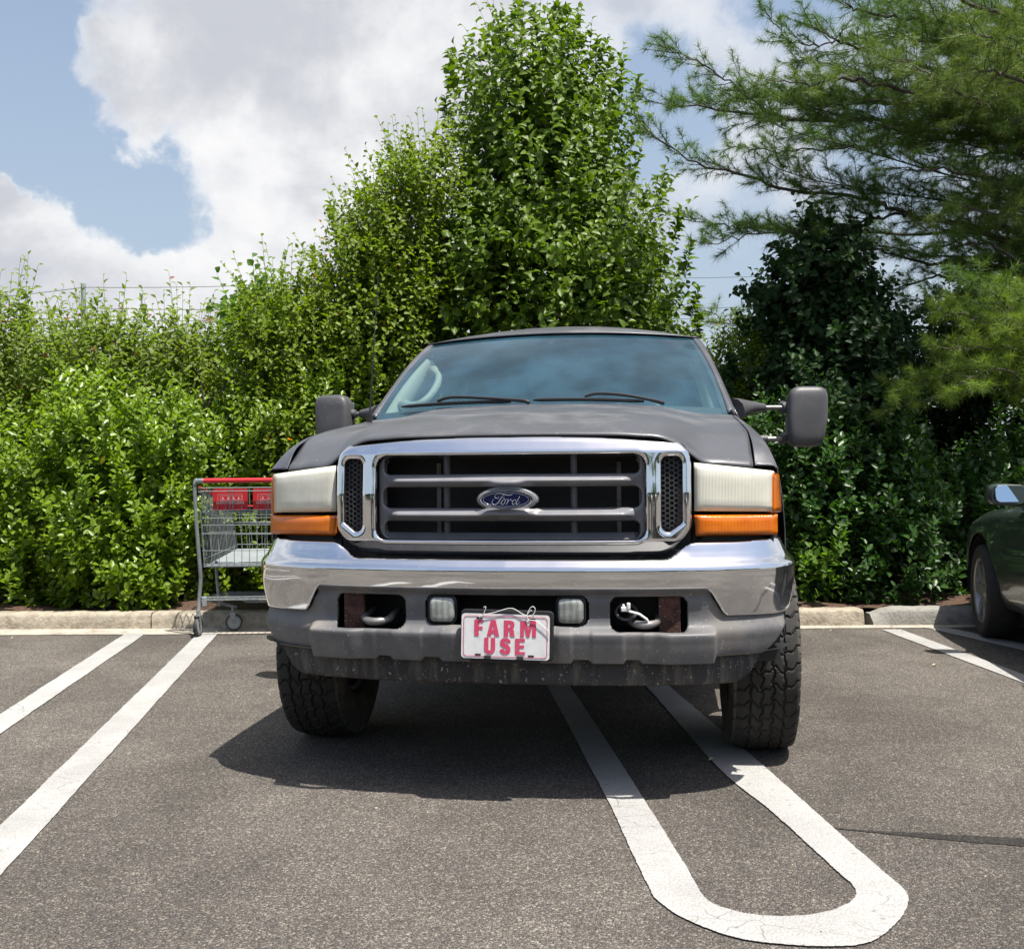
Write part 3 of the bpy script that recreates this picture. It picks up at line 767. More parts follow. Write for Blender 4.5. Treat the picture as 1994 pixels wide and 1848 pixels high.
# ---- chrome grille surround
def g_y(x, z): return .062 + .072 * (np.abs(x) / .642)**2.4 + .10 * (z - 1.078) * (z > 1.078) + np.clip(z - 1.225, 0, 1) * .45 + np.clip(.915 - z, 0, 1) * .75
def g_out(x, z):
    crown = .0 * x - .012 * (np.abs(x) / .5)**2
    dx = np.abs(x); top = 1.290 - .016 * (dx / .47)**2
    a = rbox(x, z, 0, 1.072, .643, .219, .115)
    bcut = (top - z) * .98
    ccut = ((z - .853) + (.643 - dx) * .95 - .085) * .72
    k = .010; return -k * np.log(np.exp(-a / k) + np.exp(-bcut / k) + np.exp(-ccut / k)) 
def g_main(x, z): return rbox(x, z, 0, 1.065, .482, .149, .040)
def g_hc(x, z):
    a = rbox(np.abs(x), z, .574, 1.075, .034, .130, .024)
    return np.minimum(a, ((z - .945) + (.608 - np.abs(x)) * .75 - .032) * .8)
def g_sdf(x, z): return np.minimum(g_out(x, z), np.minimum(-g_main(x, z), -g_hc(x, z)))
def bul(d, w, h): t = np.clip(d / w, 0, 1); return h * np.sqrt(np.maximum(1 - (1 - t)**2, 0))
def g_surf(x, z): return x, g_y(x, z) - bul(np.maximum(g_sdf(x, z), 0), .022, .015), z
cutgrid('grille_surround', np.linspace(-.66, .66, 330), np.linspace(.845, 1.30, 114), g_surf, g_sdf, .004, M_CHROME, TR, flip=False, angle=80, solid=.006)
# small bow-shaped scratch on the chrome
# ---- plastic insert with bars
def i_slots(x, z):
    k = rbox(x, z, 0, 1.182, .462, .033, .022)
    k = np.maximum(k, rbox(x, z, 0, 1.0655, .468, .0375, .028)); k = np.maximum(k, rbox(x, z, 0, .950, .462, .030, .022))
    return k
def i_sdf(x, z):
    el = .016 - 0  # keep plastic round the badge
    eb = 1 - np.sqrt((x / .112)**2 + ((z - 1.060) / .046)**2)
    s = np.minimum(rbox(x, z, 0, 1.065, .486, .153, .042), -i_slots(x, z))
    return np.maximum(s, eb * .045)
def i_surf(x, z):
    barm = np.exp(-((z - 1.125) / .016)**2) + np.exp(-((z - 1.004) / .016)**2)
    inx = sstep(-np.abs(x), -.462, -.40)
    y = .105 + .045 * (np.abs(x) / .5)**2 - .034 * np.clip(barm, 0, 1) * inx - bul(np.maximum(i_sdf(x, z), 0), .012, .008)
    y = y + np.clip(z - 1.125, -1, .02) * 0
    eb = np.sqrt((x / .14)**2 + ((z - 1.060) / .062)**2)
    return x, y - .030 * sstep(-eb, -1.15, -.70), z
cutgrid('grille_bars', np.linspace(-.49, .49, 300), np.linspace(.908, 1.222, 104), i_surf, i_sdf, .0036, M_GRIL, TR, flip=False, angle=60, solid=.03)
for xx in (-.23, .23):
    b = MB()
    for (z0, z1) in ((.915, .985), (1.02, 1.11), (1.14, 1.215)):
        b.add(*[(lambda V, F: (V, F))([(xx - .012, .135, z0), (xx, .118, z0), (xx + .012, .135, z0), (xx, .17, z0), (xx - .012, .135, z1), (xx, .118, z1), (xx + .012, .135, z1), (xx, .17, z1)], [(0, 1, 5, 4), (1, 2, 6, 5), (2, 3, 7, 6), (3, 0, 4, 7)])][0])
    b.build('grille_divider', M_GRIL, TR, angle=80)
# honeycomb vents
for sg in (-1, 1):
    b = MB(); R6 = .0102
    for i in range(-2, 3):
        for j in range(-8, 9):
            hx = .574 * sg + i * R6 * 1.5; hz = 1.078 + (j + (.5 if i % 2 else 0)) * R6 * math.sqrt(3)
            if float(g_hc(np.float64(hx), np.float64(hz))) < .001: continue
            yb = float(g_y(np.float64(hx), np.float64(hz))) + .014
            V = [(hx + q * math.cos(PI / 3 * k), yb + dy, hz + q * math.sin(PI / 3 * k)) for q, dy in ((R6 * .985, 0), (R6 * .80, 0), (R6 * .80, .012)) for k in range(6)]
            b.add(V, [(6 * m_ + k, 6 * m_ + (k + 1) % 6, 6 * m_ + 6 + (k + 1) % 6, 6 * m_ + 6 + k) for m_ in range(2) for k in range(6)])
    b.build('honeycomb_vent', M_MIRR, TR, smooth=False)
    b = MB(); b.box((min(.53 * sg, .615 * sg), .175, .93), (max(.53 * sg, .615 * sg), .185, 1.22)); b.build('vent_backing', M_BLACK, TR, smooth=False)
# radiator core behind the grille
def rad_mat():
    m, t, out = newmat('radiator'); tc = t.n('ShaderNodeTexCoord').outputs['Object']
    wv = t.n('ShaderNodeTexWave', bands_direction='Z', ins={'Vector': tc, 'Scale': 40.0, 'Distortion': .3}).outputs['Fac']
    p = t.n('ShaderNodeBsdfPrincipled', ins={'Base Color': t.mix(wv, (.006, .006, .007), (.022, .022, .024)), 'Roughness': .6}); t.link(p.outputs[0], out.inputs[0]); return m
M_RAD = rad_mat()
b = MB(); b.box((-.50, .30, .87), (.50, .34, 1.25)); b.build('radiator', M_RAD, TR, smooth=False)
for xx in (.375, -.30):
    b = MB(); b.box((xx, .285, .93), (xx + .016, .296, 1.19)); b.build('radiator_bracket', M_STEEL, TR, smooth=False)
b = MB(); b.box((-.55, .19, 1.21), (.55, .32, 1.25)); b.box((-.62, .17, .80), (.62, .32, .875)); b.box((-.64, .20, .86), (-.50, .33, 1.17)); b.box((.50, .20, .86), (.64, .33, 1.17)); b.build('core_support', M_BLACK, TR, smooth=False)
# ---- badge
bd = MB()
BC = (0.0, 1.060)
V = []; F = []; n = 56
rings = [(.0935, .0345, .048), (.0925, .0338, .034), (.0895, .0312, .030), (.0855, .0280, .034), (.0845, .0272, .040)]
for (a_, b_, y_) in rings: V += [(BC[0] + a_ * math.cos(2 * PI * k / n), y_, BC[1] + b_ * math.sin(2 * PI * k / n)) for k in range(n)]
F = [(i * n + k, i * n + (k + 1) % n, (i + 1) * n + (k + 1) % n, (i + 1) * n + k) for i in range(len(rings) - 1) for k in range(n)]
bo = mk('badge', V, F, M_CHR2, TR, angle=60); fixnormals(bo)
V = [(BC[0] + .0848 * q * math.cos(2 * PI * k / n), .0375 - .003 * (1 - q * q), BC[1] + .0274 * q * math.sin(2 * PI * k / n)) for q in (1, .66, .33) for k in range(n)] + [(BC[0], .0345, BC[1])]
F = [(i * n + k, i * n + (k + 1) % n, (i + 1) * n + (k + 1) % n, (i + 1) * n + k) for i in range(2) for k in range(n)] + [(2 * n + k, 2 * n + (k + 1) % n, 3 * n) for k in range(n)]
fixnormals(mk('badge_field', V, F, M_BLUE, bo, angle=180))
rb = MB(); rb.tube([(BC[0] + .0805 * math.cos(2 * PI * k / n), .0362, BC[1] + .0243 * math.sin(2 * PI * k / n)) for k in range(n)], .0007, 5, closed=True); rb.build('badge_line', M_CHR2, bo, angle=180)
strokes = [([(745, 370), (715, 412), (680, 432), (645, 428), (622, 400), (628, 360), (665, 318), (730, 298), (810, 302), (890, 322), (960, 342), (1030, 350), (1100, 340), (1150, 312)], [5, 7, 10, 11, 10, 7, 5, 6, 7, 9, 11, 13, 11, 4]),
           ([(885, 325), (840, 375), (790, 450), (745, 525), (705, 575), (655, 610), (600, 620), (555, 600), (535, 560), (548, 510), (580, 475), (605, 465)], [7, 9, 12, 13, 12, 11, 11, 12, 12, 9, 6, 4]),
           ([(700, 465), (740, 448), (800, 440), (850, 432), (885, 420), (895, 390), (880, 385)], [4, 5, 6, 6, 6, 6, 5]),
           ([(755, 612), (800, 560), (850, 495), (900, 465), (925, 490), (915, 550), (880, 605), (840, 620), (815, 590), (825, 540), (865, 490), (905, 470), (950, 480)], [5, 6, 6, 7, 10, 12, 10, 9, 11, 10, 6, 5, 4]),
           ([(950, 480), (990, 468), (1015, 480), (995, 540), (955, 620)], [4, 6, 10, 12, 11]),
           ([(970, 600), (1010, 540), (1060, 485), (1095, 475), (1110, 495)], [4, 5, 6, 8, 9]),
           ([(1100, 500), (1150, 520), (1190, 490), (1230, 480)], [4, 5, 5, 5]),
           ([(1245, 500), (1215, 478), (1170, 500), (1135, 550), (1132, 595), (1155, 620), (1200, 595), (1250, 530)], [6, 6, 9, 12, 12, 9, 7, 6]),
           ([(1350, 392), (1310, 460), (1270, 530), (1245, 590), (1260, 618), (1300, 595), (1345, 545)], [11, 12, 12, 12, 9, 6, 4])]
kk = .0935 * 2 / 1560
sb = MB()
for pts, ws in strokes:
    P = smooth3([(BC[0] + (x - 940) * kk, .0338, BC[1] - (y - 475) * kk) for x, y in pts], 5); R = np.interp(np.linspace(0, 1, len(P)), np.linspace(0, 1, len(ws)), ws) * kk * 1.05
    sb.tube(P, list(R), 6)
sb.build('badge_script', M_CHR2, bo, angle=180)

# ---- headlights, indicators, side markers
def lamp(name, P, mat, depth, sg, nx=14, nz=8, bulge=.008, parent=None, label=None):
    """P: inner-top, outer-top, outer-bottom, inner-bottom as (x, y, z), x positive side"""
    P = np.array(P, float); A = np.zeros((nx, nz, 3))
    for i in range(nx):
        for j in range(nz):
            a, c = i / (nx - 1), j / (nz - 1)
            p = (P[0] * (1 - a) + P[1] * a) * (1 - c) + (P[3] * (1 - a) + P[2] * a) * c
            p = p.copy(); p[1] -= .030 * 4 * a * (1 - a) * 1.0 * (P[1][1] - P[0][1]) / .09 * .35
            ed = min(min(a, 1 - a) * (nx - 1), min(c, 1 - c) * (nz - 1)); p[1] -= bulge * (0 if ed == 0 else .75 if ed <= 1 else 1)
            A[i, j] = p
    A[:, :, 0] *= sg
    o = grid(name, A, mat, parent or TR, flip=(sg > 0), angle=180, solid=depth)
    return o


for sg in (-1, 1):
    hl = lamp('headlight', [(.652, .152, 1.184), (.929, .245, 1.153), (.927, .245, 1.008), (.652, .152, 1.014)], M_LENS, .006, sg)
    A = np.zeros((25, 13, 3))
    for i in range(25):
        for j in range(13):
            a, c = i / 24, j / 12; x = .657 + .265 * a; z = (1.178 - .028 * a) * (1 - c) + (1.020 - .008 * a) * c
            A[i, j] = (sg * x, .165 + .085 * a + .062 * (1 - ((a - .5) / .5)**2) * (1 - ((c - .5) / .5)**4), z)
    grid('reflector', A, M_REFL, hl, flip=(sg > 0), angle=180)
    MB().tube([(sg * .79, .262, 1.088), (sg * .79, .215, 1.088)], [.016, .010], 12).build('bulb', M_CHR2, hl)
    tn = lamp('turn_signal', [(.652, .150, 1.000), (.948, .262, .997), (.948, .262, .925), (.656, .150, .925)], M_AMBER, .05, sg)
    sm = lamp('side_marker', [(.934, .246, 1.150), (.966, .36, 1.135), (.974, .36, 1.003), (.934, .246, 1.003)], M_AMBER, .03, sg, nx=6, bulge=.004)
    b = MB(); b.hexa([(sg * .645, .19, .88), (sg * .952, .31, .88), (sg * .952, .42, .88), (sg * .645, .33, .88), (sg * .645, .305, 1.188), (sg * .945, .335, 1.155), (sg * .945, .42, 1.16), (sg * .645, .33, 1.20)]); fixnormals(b.build('lamp_housing', M_BLACK, TR, smooth=False))

# ---- hood
HX = [0, .25, .45, .55, .62, .68, .76, .862]
HYs = [0.0, .30, .60, .90, 1.30]
HZ = [[1.297, 1.295, 1.289, 1.277, 1.240, 1.197, 1.187, 1.178],
      [1.352, 1.350, 1.344, 1.333, 1.312, 1.292, 1.283, 1.279],
      [1.395, 1.393, 1.386, 1.374, 1.356, 1.341, 1.335, 1.332],
      [1.425, 1.423, 1.416, 1.405, 1.389, 1.375, 1.370, 1.368],
      [1.460, 1.459, 1.452, 1.443, 1.431, 1.420, 1.413, 1.409]]
def hood_yf(x): return cat(x, [0, .3, .55, .62, .66, .70, .76, .862, .95], [.098, .108, .130, .145, .160, .172, .188, .222, .262])
def hood_pt(x, t):
    x = np.abs(x); y0 = hood_yf(x); y1 = 1.20 + .20 * (x / .86)**2
    zs = [cat(x, HX, r) for r in HZ]; tc = np.array([0, .17, .43, .70, 1.0])
    i = np.clip(np.searchsorted(tc, t) - 1, 0, 3)
    Z = np.stack(np.broadcast_arrays(*zs)); 
    h = tc[i + 1] - tc[i]; u = np.clip((t - tc[i]) / h, 0, 1)
    m = np.gradient(Z, tc, axis=0)
    def g(A, k): return np.take_along_axis(A, k[None], 0)[0]
    z0, z1, m0, m1 = g(Z, i), g(Z, i + 1), g(m, i), g(m, i + 1)
    z = (2 * u**3 - 3 * u**2 + 1) * z0 + (u**3 - 2 * u**2 + u) * h * m0 + (-2 * u**3 + 3 * u**2) * z1 + (u**3 - u**2) * h * m1
    return y0 + (y1 - y0) * t, z
xs = np.linspace(-.861, .861, 121); ts = np.r_[0, .004, .012, np.linspace(.025, 1, 60)]
X, T = np.meshgrid(xs, ts, indexing='ij'); Y, Z = hood_pt(X, T)
Z = Z - .012 * (1 - np.minimum(T / .012, 1))**2          # rolled front lip
Z = Z - .0 ; P = np.stack([X, Y, Z], -1)
# faint centre crease of a dent
P[:, :, 2] -= .004 * np.exp(-((X + .06 - (T - .6) * .15) / .03)**2) * np.exp(-((T - .72) / .2)**2)
grid('hood', P, M_PAINTB, TR, flip=False, angle=180, solid=.004)

# ---- fenders: sections from the hood seam over the shoulder and down
FY = [.232, .30, .45, .70, 1.00, 1.45]
FS = [[(.868, 1.175), (.910, 1.170), (.945, 1.158), (.963, 1.08), (.975, .95), (.980, .80), (.975, .55)],
      [(.868, 1.236), (.915, 1.216), (.947, 1.178), (.968, 1.10), (.982, .95), (.985, .80), (.980, .55)],
      [(.868, 1.288), (.908, 1.272), (.943, 1.225), (.972, 1.12), (.989, .97), (.992, .80), (.985, .55)],
      [(.868, 1.328), (.900, 1.318), (.935, 1.270), (.970, 1.15), (.992, .98), (.996, .80), (.988, .55)],
      [(.868, 1.362), (.892, 1.355), (.927, 1.305), (.966, 1.17), (.991, .99), (.997, .80), (.990, .55)],
      [(.868, 1.412), (.886, 1.402), (.918, 1.350), (.962, 1.19), (.988, 1.0), (.996, .80), (.990, .55)]]
FA = np.array(FS)
def fen(y, t):
    """y along, t 0..1 down the section"""
    k = np.linspace(0, 1, 7)
    xs_ = np.stack([cat(t, k, FA[i, :, 0]) for i in range(6)]); zs_ = np.stack([cat(t, k, FA[i, :, 1]) for i in range(6)])
    fy = np.array(FY); i = np.clip(np.searchsorted(fy, y) - 1, 0, 4); h = fy[i + 1] - fy[i]; u = np.clip((y - fy[i]) / h, 0, 1)
    def g(A, q): return np.take_along_axis(A, q[None], 0)[0]
    def hm(A):
        m = np.gradient(A, fy, axis=0)
        return (2 * u**3 - 3 * u**2 + 1) * g(A, i) + (u**3 - 2 * u**2 + u) * h * g(m, i) + (-2 * u**3 + 3 * u**2) * g(A, i + 1) + (u**3 - u**2) * h * g(m, i + 1)
    return hm(xs_), hm(zs_)
WB0, WB1, WR = .93, 3.66, .415
for sg in (-1, 1):
    def f_surf(y, t, sg=sg): 
        x, z = fen(y, t); return sg * x, y, z
    def f_sdf(y, t):
        x, z = fen(y, t)
        lamp_cut = np.maximum(z - 1.158, y - .385)
        fy0 = y - (.228 + np.clip(x - .868, 0, 1) * .22)
        arch = np.hypot(y - WB0, (z - .44)) - .50
        arch = np.where((y < 1.2), arch, arch)
        return np.minimum(np.minimum(lamp_cut, fy0), arch) * 1.0
    def scaled(y, t): return f_sdf(y, t)
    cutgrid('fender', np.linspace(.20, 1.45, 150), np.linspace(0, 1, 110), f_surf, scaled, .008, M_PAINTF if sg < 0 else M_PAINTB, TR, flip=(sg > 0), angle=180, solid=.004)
    b = MB(); b.box((min(sg * .925, sg * .935), .27, .62), (max(sg * .925, sg * .935), .46, 1.14)); b.box((min(sg * .60, sg * .93), .44, .93), (max(sg * .60, sg * .93), .46, 1.14)); b.build('light_block_panel', M_BLACK, TR, smooth=False)  # added panels, block sunlight entering beside the lamps
    # dark wheel liner
    b = MB(); V = []; n = 28
    for k in range(n):
        a = PI * k / (n - 1); 
        V += [(sg * .60, WB0 + .49 * math.cos(a), .44 + .49 * math.sin(a)), (sg * .972, WB0 + .495 * math.cos(a), .44 + .495 * math.sin(a))]
    b.add(V, [(2 * k, 2 * k + 1, 2 * k + 3, 2 * k + 2) for k in range(n - 1)]); b.build('wheel_liner', M_BLACK, TR, angle=180)
    b = MB(); b.box((sg * .60 - .01, .3, .60), (sg * .60 + .01, 1.5, 1.15)); b.build('inner_fender', M_BLACK, TR, smooth=False)

# rear-view mirror and papers on the dash
b = MB(); b.box((-.12, 2.02, 1.735), (.12, 2.05, 1.80)); b.tube([(0, 2.03, 1.79), (0, 2.02, 1.84)], .010, 6); b.build('rear_view_mirror', M_BLACK, TR, bevel=.008)
b = MB(); b.hexa([(.50, 1.50, 1.335), (.66, 1.52, 1.335), (.64, 1.66, 1.345), (.48, 1.64, 1.345), (.50, 1.50, 1.339), (.66, 1.52, 1.339), (.64, 1.66, 1.349), (.48, 1.64, 1.349)]); b.build('dashboard_papers', M_WHITE, TR, smooth=False)
# ---- cab: windscreen, pillars, roof, sides
def ws_pt(a, t, out=0.0):
    b0 = np.stack([.840 * a, 1.19 + .20 * a * a, 1.436 - .018 * a * a], -1)
    b1 = np.stack([.697 * a, 1.93 + .13 * a * a, 1.868 - .022 * a * a], -1)
    t_ = t[..., None]; p = b0 * (1 - t_) + b1 * t_
    bul_ = 4 * t * (1 - t) * .022 + .0
    p = p + np.stack([a * 0.012 * 4 * t * (1 - t), -bul_ * .55, bul_ * .83], -1)
    return p
A_, T_ = np.meshgrid(np.linspace(-1, 1, 41), np.linspace(-.02, 1, 21), indexing='ij')
ws = grid('windscreen', ws_pt(A_, T_), M_GLASS, TR, flip=False, angle=180)
# black ceramic edge band printed on the glass
eb = MB(); NB = 24
def edge_strip(fa, fb):
    V = [];
    for k in range(NB + 1):
        q = k / NB; V += [fa(q), fb(q)]
    eb.add(V, [(2 * k, 2 * k + 1, 2 * k + 3, 2 * k + 2) for k in range(NB)])
def wp_(a, t, lift=.002):
    p = ws_pt(np.array(a, float), np.array(t, float)); return (p[0], p[1] + lift, p[2] - lift * 1.5)
for sg in (-1, 1): edge_strip(lambda q: wp_(sg, q), lambda q: wp_(sg * (1 - .026), q))
edge_strip(lambda q: wp_(-.97 + 1.94 * q, 1), lambda q: wp_(-.97 + 1.94 * q, .985)); edge_strip(lambda q: wp_(-.97 + 1.94 * q, -.02), lambda q: wp_(-.97 + 1.94 * q, .05))
eb.build('glass_edge_band', M_BLACK, ws, angle=180)
# tinted shade band at the top
def band_mat():
    m, t, out = newmat('shade_band'); tr = t.n('ShaderNodeBsdfTransparent', ins={'Color': (.30, .33, .55, 1)}); t.link(tr.outputs[0], out.inputs[0]); return m
M_BAND = band_mat()
Ab, Tb = np.meshgrid(np.linspace(-.97, .97, 21), np.linspace(.86, .985, 5), indexing='ij'); q = ws_pt(Ab, Tb); q[..., 1] += .004; q[..., 2] -= .004
grid('shade_band', q, M_BAND, ws, angle=180)
b = MB(); p = wp_(-.045, .93, .006); b.box((p[0] - .012, p[1] - .002, p[2] - .016), (p[0] + .012, p[1], p[2])); b.build('sticker', M_WHITE, ws, smooth=False)

OUT = [(.862, 1.40, 1.428), (.877, 1.46, 1.442), (.795, 1.85, 1.711), (.745, 2.07, 1.836), (.724, 2.13, 1.858)]
OUTP = smooth3(OUT, 8)
for sg in (-1, 1):
    n = len(OUTP); V = np.zeros((n, 7, 3))
    for k in range(n):
        q = k / (n - 1); g_ = ws_pt(np.array(1.0), np.array(q * 1.0)); o_ = OUTP[k]
        for j, (a_, lift) in enumerate([(0, -.004), (.10, .006), (.35, .012), (.65, .012), (.9, .004), (1.0, -.008), (1.0, -.04)]):
            p = g_ * (1 - a_) + o_ * a_; V[k, j] = (p[0] + lift * .3, p[1] - lift * .3, p[2] + lift * .7)
    V[:, :, 0] *= sg
    grid('windscreen_pillar', V, M_PAINTB, TR, flip=(sg > 0), angle=180, solid=.01)
# roof
RX = np.linspace(-1, 1, 61); RYn = 40
P = np.zeros((61, RYn, 3))
for i, a in enumerate(RX):
    aa = abs(a)
    hx = .735
    for j in range(RYn):
        t = j / (RYn - 1)
        x = hx * a
        yf = 1.915 + .15 * a * a; y = yf + (4.88 - yf) * t**1.6
        side = cat(aa, [0, .3, .57, .75, .87, .95, 1.0], [0, -.006, -.022, -.040, -.062, -.092, -.122])
        front = 1.876 - .022 * a * a
        crown = 1.957 + float(side) + .012 * math.sin(min(1, (y - 1.9) / 3) * PI)
        f = float(sstep(y - yf, -.02, .42)) ; f = min(1, ((y - yf) / .40) ** .62) if y > yf else 0
        z = min(front, crown + .02) * (1 - f) + crown * f
        P[i, j] = (x, y, z)
grid('roof', P, M_PAINTB, TR, angle=180, solid=.006)
def side_x(z):
    return cat(z, [.50, .62, .80, .98, 1.18, 1.34, 1.405, 1.43, 1.60, 1.76, 1.84, 1.87], [.965, .982, .996, .990, .966, .925, .895, .885, .825, .766, .735, .722])
def yA(z): return 1.47 + (z - 1.43) * 1.5
WIN = []
def zlow(y): return .55
def panel(name, y0, y1, z0, z1, wins=(), arch=None, amask=False, mat=None, cell=.012):
    obs = []
    for sg in (-1, 1):
        def s_(y, z, sg=sg): return sg * side_x(z), y, z
        def d_(y, z):
            k = np.minimum(np.minimum(y - y0, y1 - y), np.minimum(z - z0, z1 - z))
            for (a0, a1, b0, b1, r) in wins:
                w_ = rbox(y, z, (a0 + a1) / 2, (b0 + b1) / 2, (a1 - a0) / 2, (b1 - b0) / 2, r)
                if amask: w_ = np.minimum(w_, (y - yA(z) - .07) * .7)
                k = np.minimum(k, -w_)
            if amask: k = np.minimum(k, (y - yA(z)) * .55 + 0) if z1 > 1.5 else k
            if arch: k = np.minimum(k, np.hypot(y - arch, z - .44) - .50)
            return k
        o = cutgrid(name, np.arange(y0 - cell, y1 + cell, cell), np.arange(z0 - cell, z1 + cell, cell), s_, d_, cell, mat or M_PAINTB, TR, flip=(sg < 0), angle=60, solid=.01)
        obs.append(o)
    return obs
fd = panel('front_door', 1.457, 2.62, .56, 1.86, [(1.5, 2.54, 1.45, 1.81, .05)], amask=True)
rd = panel('rear_door', 2.626, 3.50, .56, 1.86, [(2.70, 3.42, 1.45, 1.81, .05)], arch=WB1)
qp = panel('rear_quarter', 3.506, 4.88, .56, 1.86, [(3.60, 4.70, 1.45, 1.81, .05)], arch=WB1)
for obs, (a0, a1) in ((fd, (1.5, 2.56)), (rd, (2.68, 3.45)), (qp, (3.58, 4.72))):
    for o, sg in zip(obs, (-1, 1)):
        yy, zz = np.meshgrid(np.linspace(a0, a1, 12), np.linspace(1.43, 1.83, 6), indexing='ij')
        if a0 == 1.5: yy = np.maximum(yy, yA(zz) + .04)
        grid('window', np.stack([sg * (side_x(zz) - .012), yy, zz], -1), M_GLSD, o, angle=180)
        hb = MB(); yh = a1 - .12
        if a0 < 3: hb.box((sg * .985 - .012, yh - .07, 1.10), (sg * .985 + .012, yh + .07, 1.13)); hb.build('door_handle', M_BLACK, o, bevel=.006)
b = MB(); yy = 4.88
prof = [(side_x(np.array(z)) * 1.0, z) for z in np.linspace(.56, 1.85, 24)]
poly = [(float(x), z) for x, z in prof] + [(.4, 1.93), (-.4, 1.93)] + [(-float(x), z) for x, z in prof[::-1]]
b.prism(poly, 4.86, 4.885); fixnormals(b.build('tailgate', M_PAINTB, TR, smooth=False))
b = MB(); b.box((-.98, 4.90, .55), (.98, 5.02, .78)); b.build('rear_bumper', M_CHR2, TR, bevel=.02)
# cowl between hood and glass
A2, T2 = np.meshgrid(np.linspace(-1, 1, 31), np.linspace(0, 1, 5), indexing='ij')
P = np.stack([.86 * A2, 1.14 + .20 * A2**2 + .14 * T2, 1.405 - .030 * A2**2 + .015 * T2], -1); grid('cowl', P, M_BLACK, TR, angle=180)
# ---- interior
b = MB(); b.box((-.80, 1.42, 1.02), (.80, 1.80, 1.33)); b.box((.22, 1.60, 1.30), (.62, 1.80, 1.39)); b.build('dashboard', M_DASH, TR, bevel=.03)
b = MB(); b.box((-.86, 1.3, .62), (.86, 4.8, .66)); b.build('cab_floor', M_DARK, TR, smooth=False)
b = MB(); b.box((-.86, 1.28, .62), (.86, 1.32, 1.39)); b.build('firewall', M_DARK, TR, smooth=False)
b = MB()
V = [];
for i, a in enumerate(np.linspace(-1, 1, 15)):
    for j, y in enumerate((2.12, 2.6, 3.4, 4.8)): V.append((.70 * a, y, 1.925 - .085 * a * a - (.03 if j == 0 else 0)))
b.add(V, [(i * 4 + j, i * 4 + j + 1, (i + 1) * 4 + j + 1, (i + 1) * 4 + j) for i in range(14) for j in range(3)]); b.build('headliner', M_DASH, TR, angle=180)
for xx in (-.42, .42):
    b = MB(); b.box((xx - .25, 2.15, .90), (xx + .25, 2.65, 1.03)); b.hexa([(xx - .24, 2.55, 1.0), (xx + .24, 2.55, 1.0), (xx + .24, 2.70, 1.0), (xx - .24, 2.70, 1.0), (xx - .22, 2.72, 1.56), (xx + .22, 2.72, 1.56), (xx + .22, 2.83, 1.56), (xx - .22, 2.83, 1.56)])
    s_ = b.build('seat', M_SEAT, TR, bevel=.05, bseg=3)
    b = MB(); b.box((xx - .13, 2.76, 1.57), (xx + .13, 2.86, 1.72)); b.build('headrest', M_SEAT, s_, bevel=.04, bseg=3)
b = MB(); b.box((-.66, 3.3, .9), (.66, 3.6, 1.45)); b.build('rear_seat', M_SEAT, TR, bevel=.05)
b = MB(); R_ = .195; c_ = Vector((.40, 1.93, 1.34)); ax = Vector((0, -.92, .38)).normalized(); u_ = Vector((1, 0, 0)); v_ = ax.cross(u_)
b.tube([c_ + (u_ * math.cos(t) + v_ * math.sin(t)) * R_ for t in np.linspace(0, 2 * PI, 33)[:-1]], .014, 8, closed=True)
for a in (0.2, PI - .2, 1.5 * PI): b.tube([c_, c_ + (u_ * math.cos(a) + v_ * math.sin(a)) * R_], .016, 6)
b.build('steering_wheel', M_SEAT, TR)
for sg in (-1, 1):
    # pillar trim inside the glass edge
    n = 16; V = np.zeros((n, 3, 3))
    for k in range(n):
        q = .02 + .80 * k / (n - 1); g1 = ws_pt(np.array(.985), np.array(q)); wdt = .080 * (1 - .55 * q)
        V[k, 0] = g1 + np.array([0, .015, -.02]); V[k, 1] = g1 + np.array([-wdt * .6, .06, -.03]); V[k, 2] = g1 + np.array([-wdt, .14, -.06])
    V[:, :, 0] *= sg
    grid('pillar_trim', V, M_TRIM, TR, flip=(sg < 0), angle=180, solid=.004)
# grab handle on the passenger pillar
def gh(u_, v_, off): 
    p = ws_pt(np.array(-u_, float), np.array(v_, float)); return (p[0], p[1] + off, p[2] - off * .5)
P = smooth3([gh(.95, .22, .09), gh(.90, .20, .07), gh(.85, .16, .05), gh(.775, .17, .04), gh(.735, .26, .04), gh(.735, .40, .04), gh(.77, .52, .045), gh(.83, .60, .05), gh(.87, .66, .07), gh(.90, .66, .09)], 5)
MB().tube(P, list(np.interp(np.linspace(0, 1, len(P)), [0, .15, .3, .7, .85, 1], [.034, .030, .020, .017, .026, .030])), 9).build('grab_handle', M_TRIM, TR)

# ---- wipers
for (x0, x1, xm) in ((-.706, -.11, -.46), (-.047, .50, .25)):
    def wl(x, up, o=0.0):
        a = x / .84; t_ = up; p = ws_pt(np.array(a), np.array(t_)); return (p[0], p[1] - .018 - o, p[2] + .022 + o)
    wi = MB(); n = 14
    bl = [wl(x0 + (x1 - .04 - x0) * k / n, .045 - .012 * k / n + .006 * math.sin(PI * k / n)) for k in range(n + 1)]
    wi.tube(bl, [.004] + [.0085] * (n - 1) + [.005], 6)
    wo_ = wi.build('wiper', M_RUBB, TR)
    ar = MB(); ar.tube(smooth3([wl(xm - .06, .066, .004), wl(xm, .078, .012), wl(xm + .12, .060, .014), wl(x1, .022, .010), wl(x1 + .05, .005, .006)], 5), [.005] + [.0075] * 14 + [.009] * 6, 6)
    ar.build('wiper_arm', M_BLACK, wo_)
# ---- aerial
MB().tube([(-.800, 1.12, 1.385), (-.798, 1.12, 1.42)], .014, 10).tube([(-.798, 1.12, 1.41), (-.783, 1.125, 1.65), (-.757, 1.14, 2.08)], [.0042, .0034, .0020], 6).build('aerial', M_BLACK, TR)
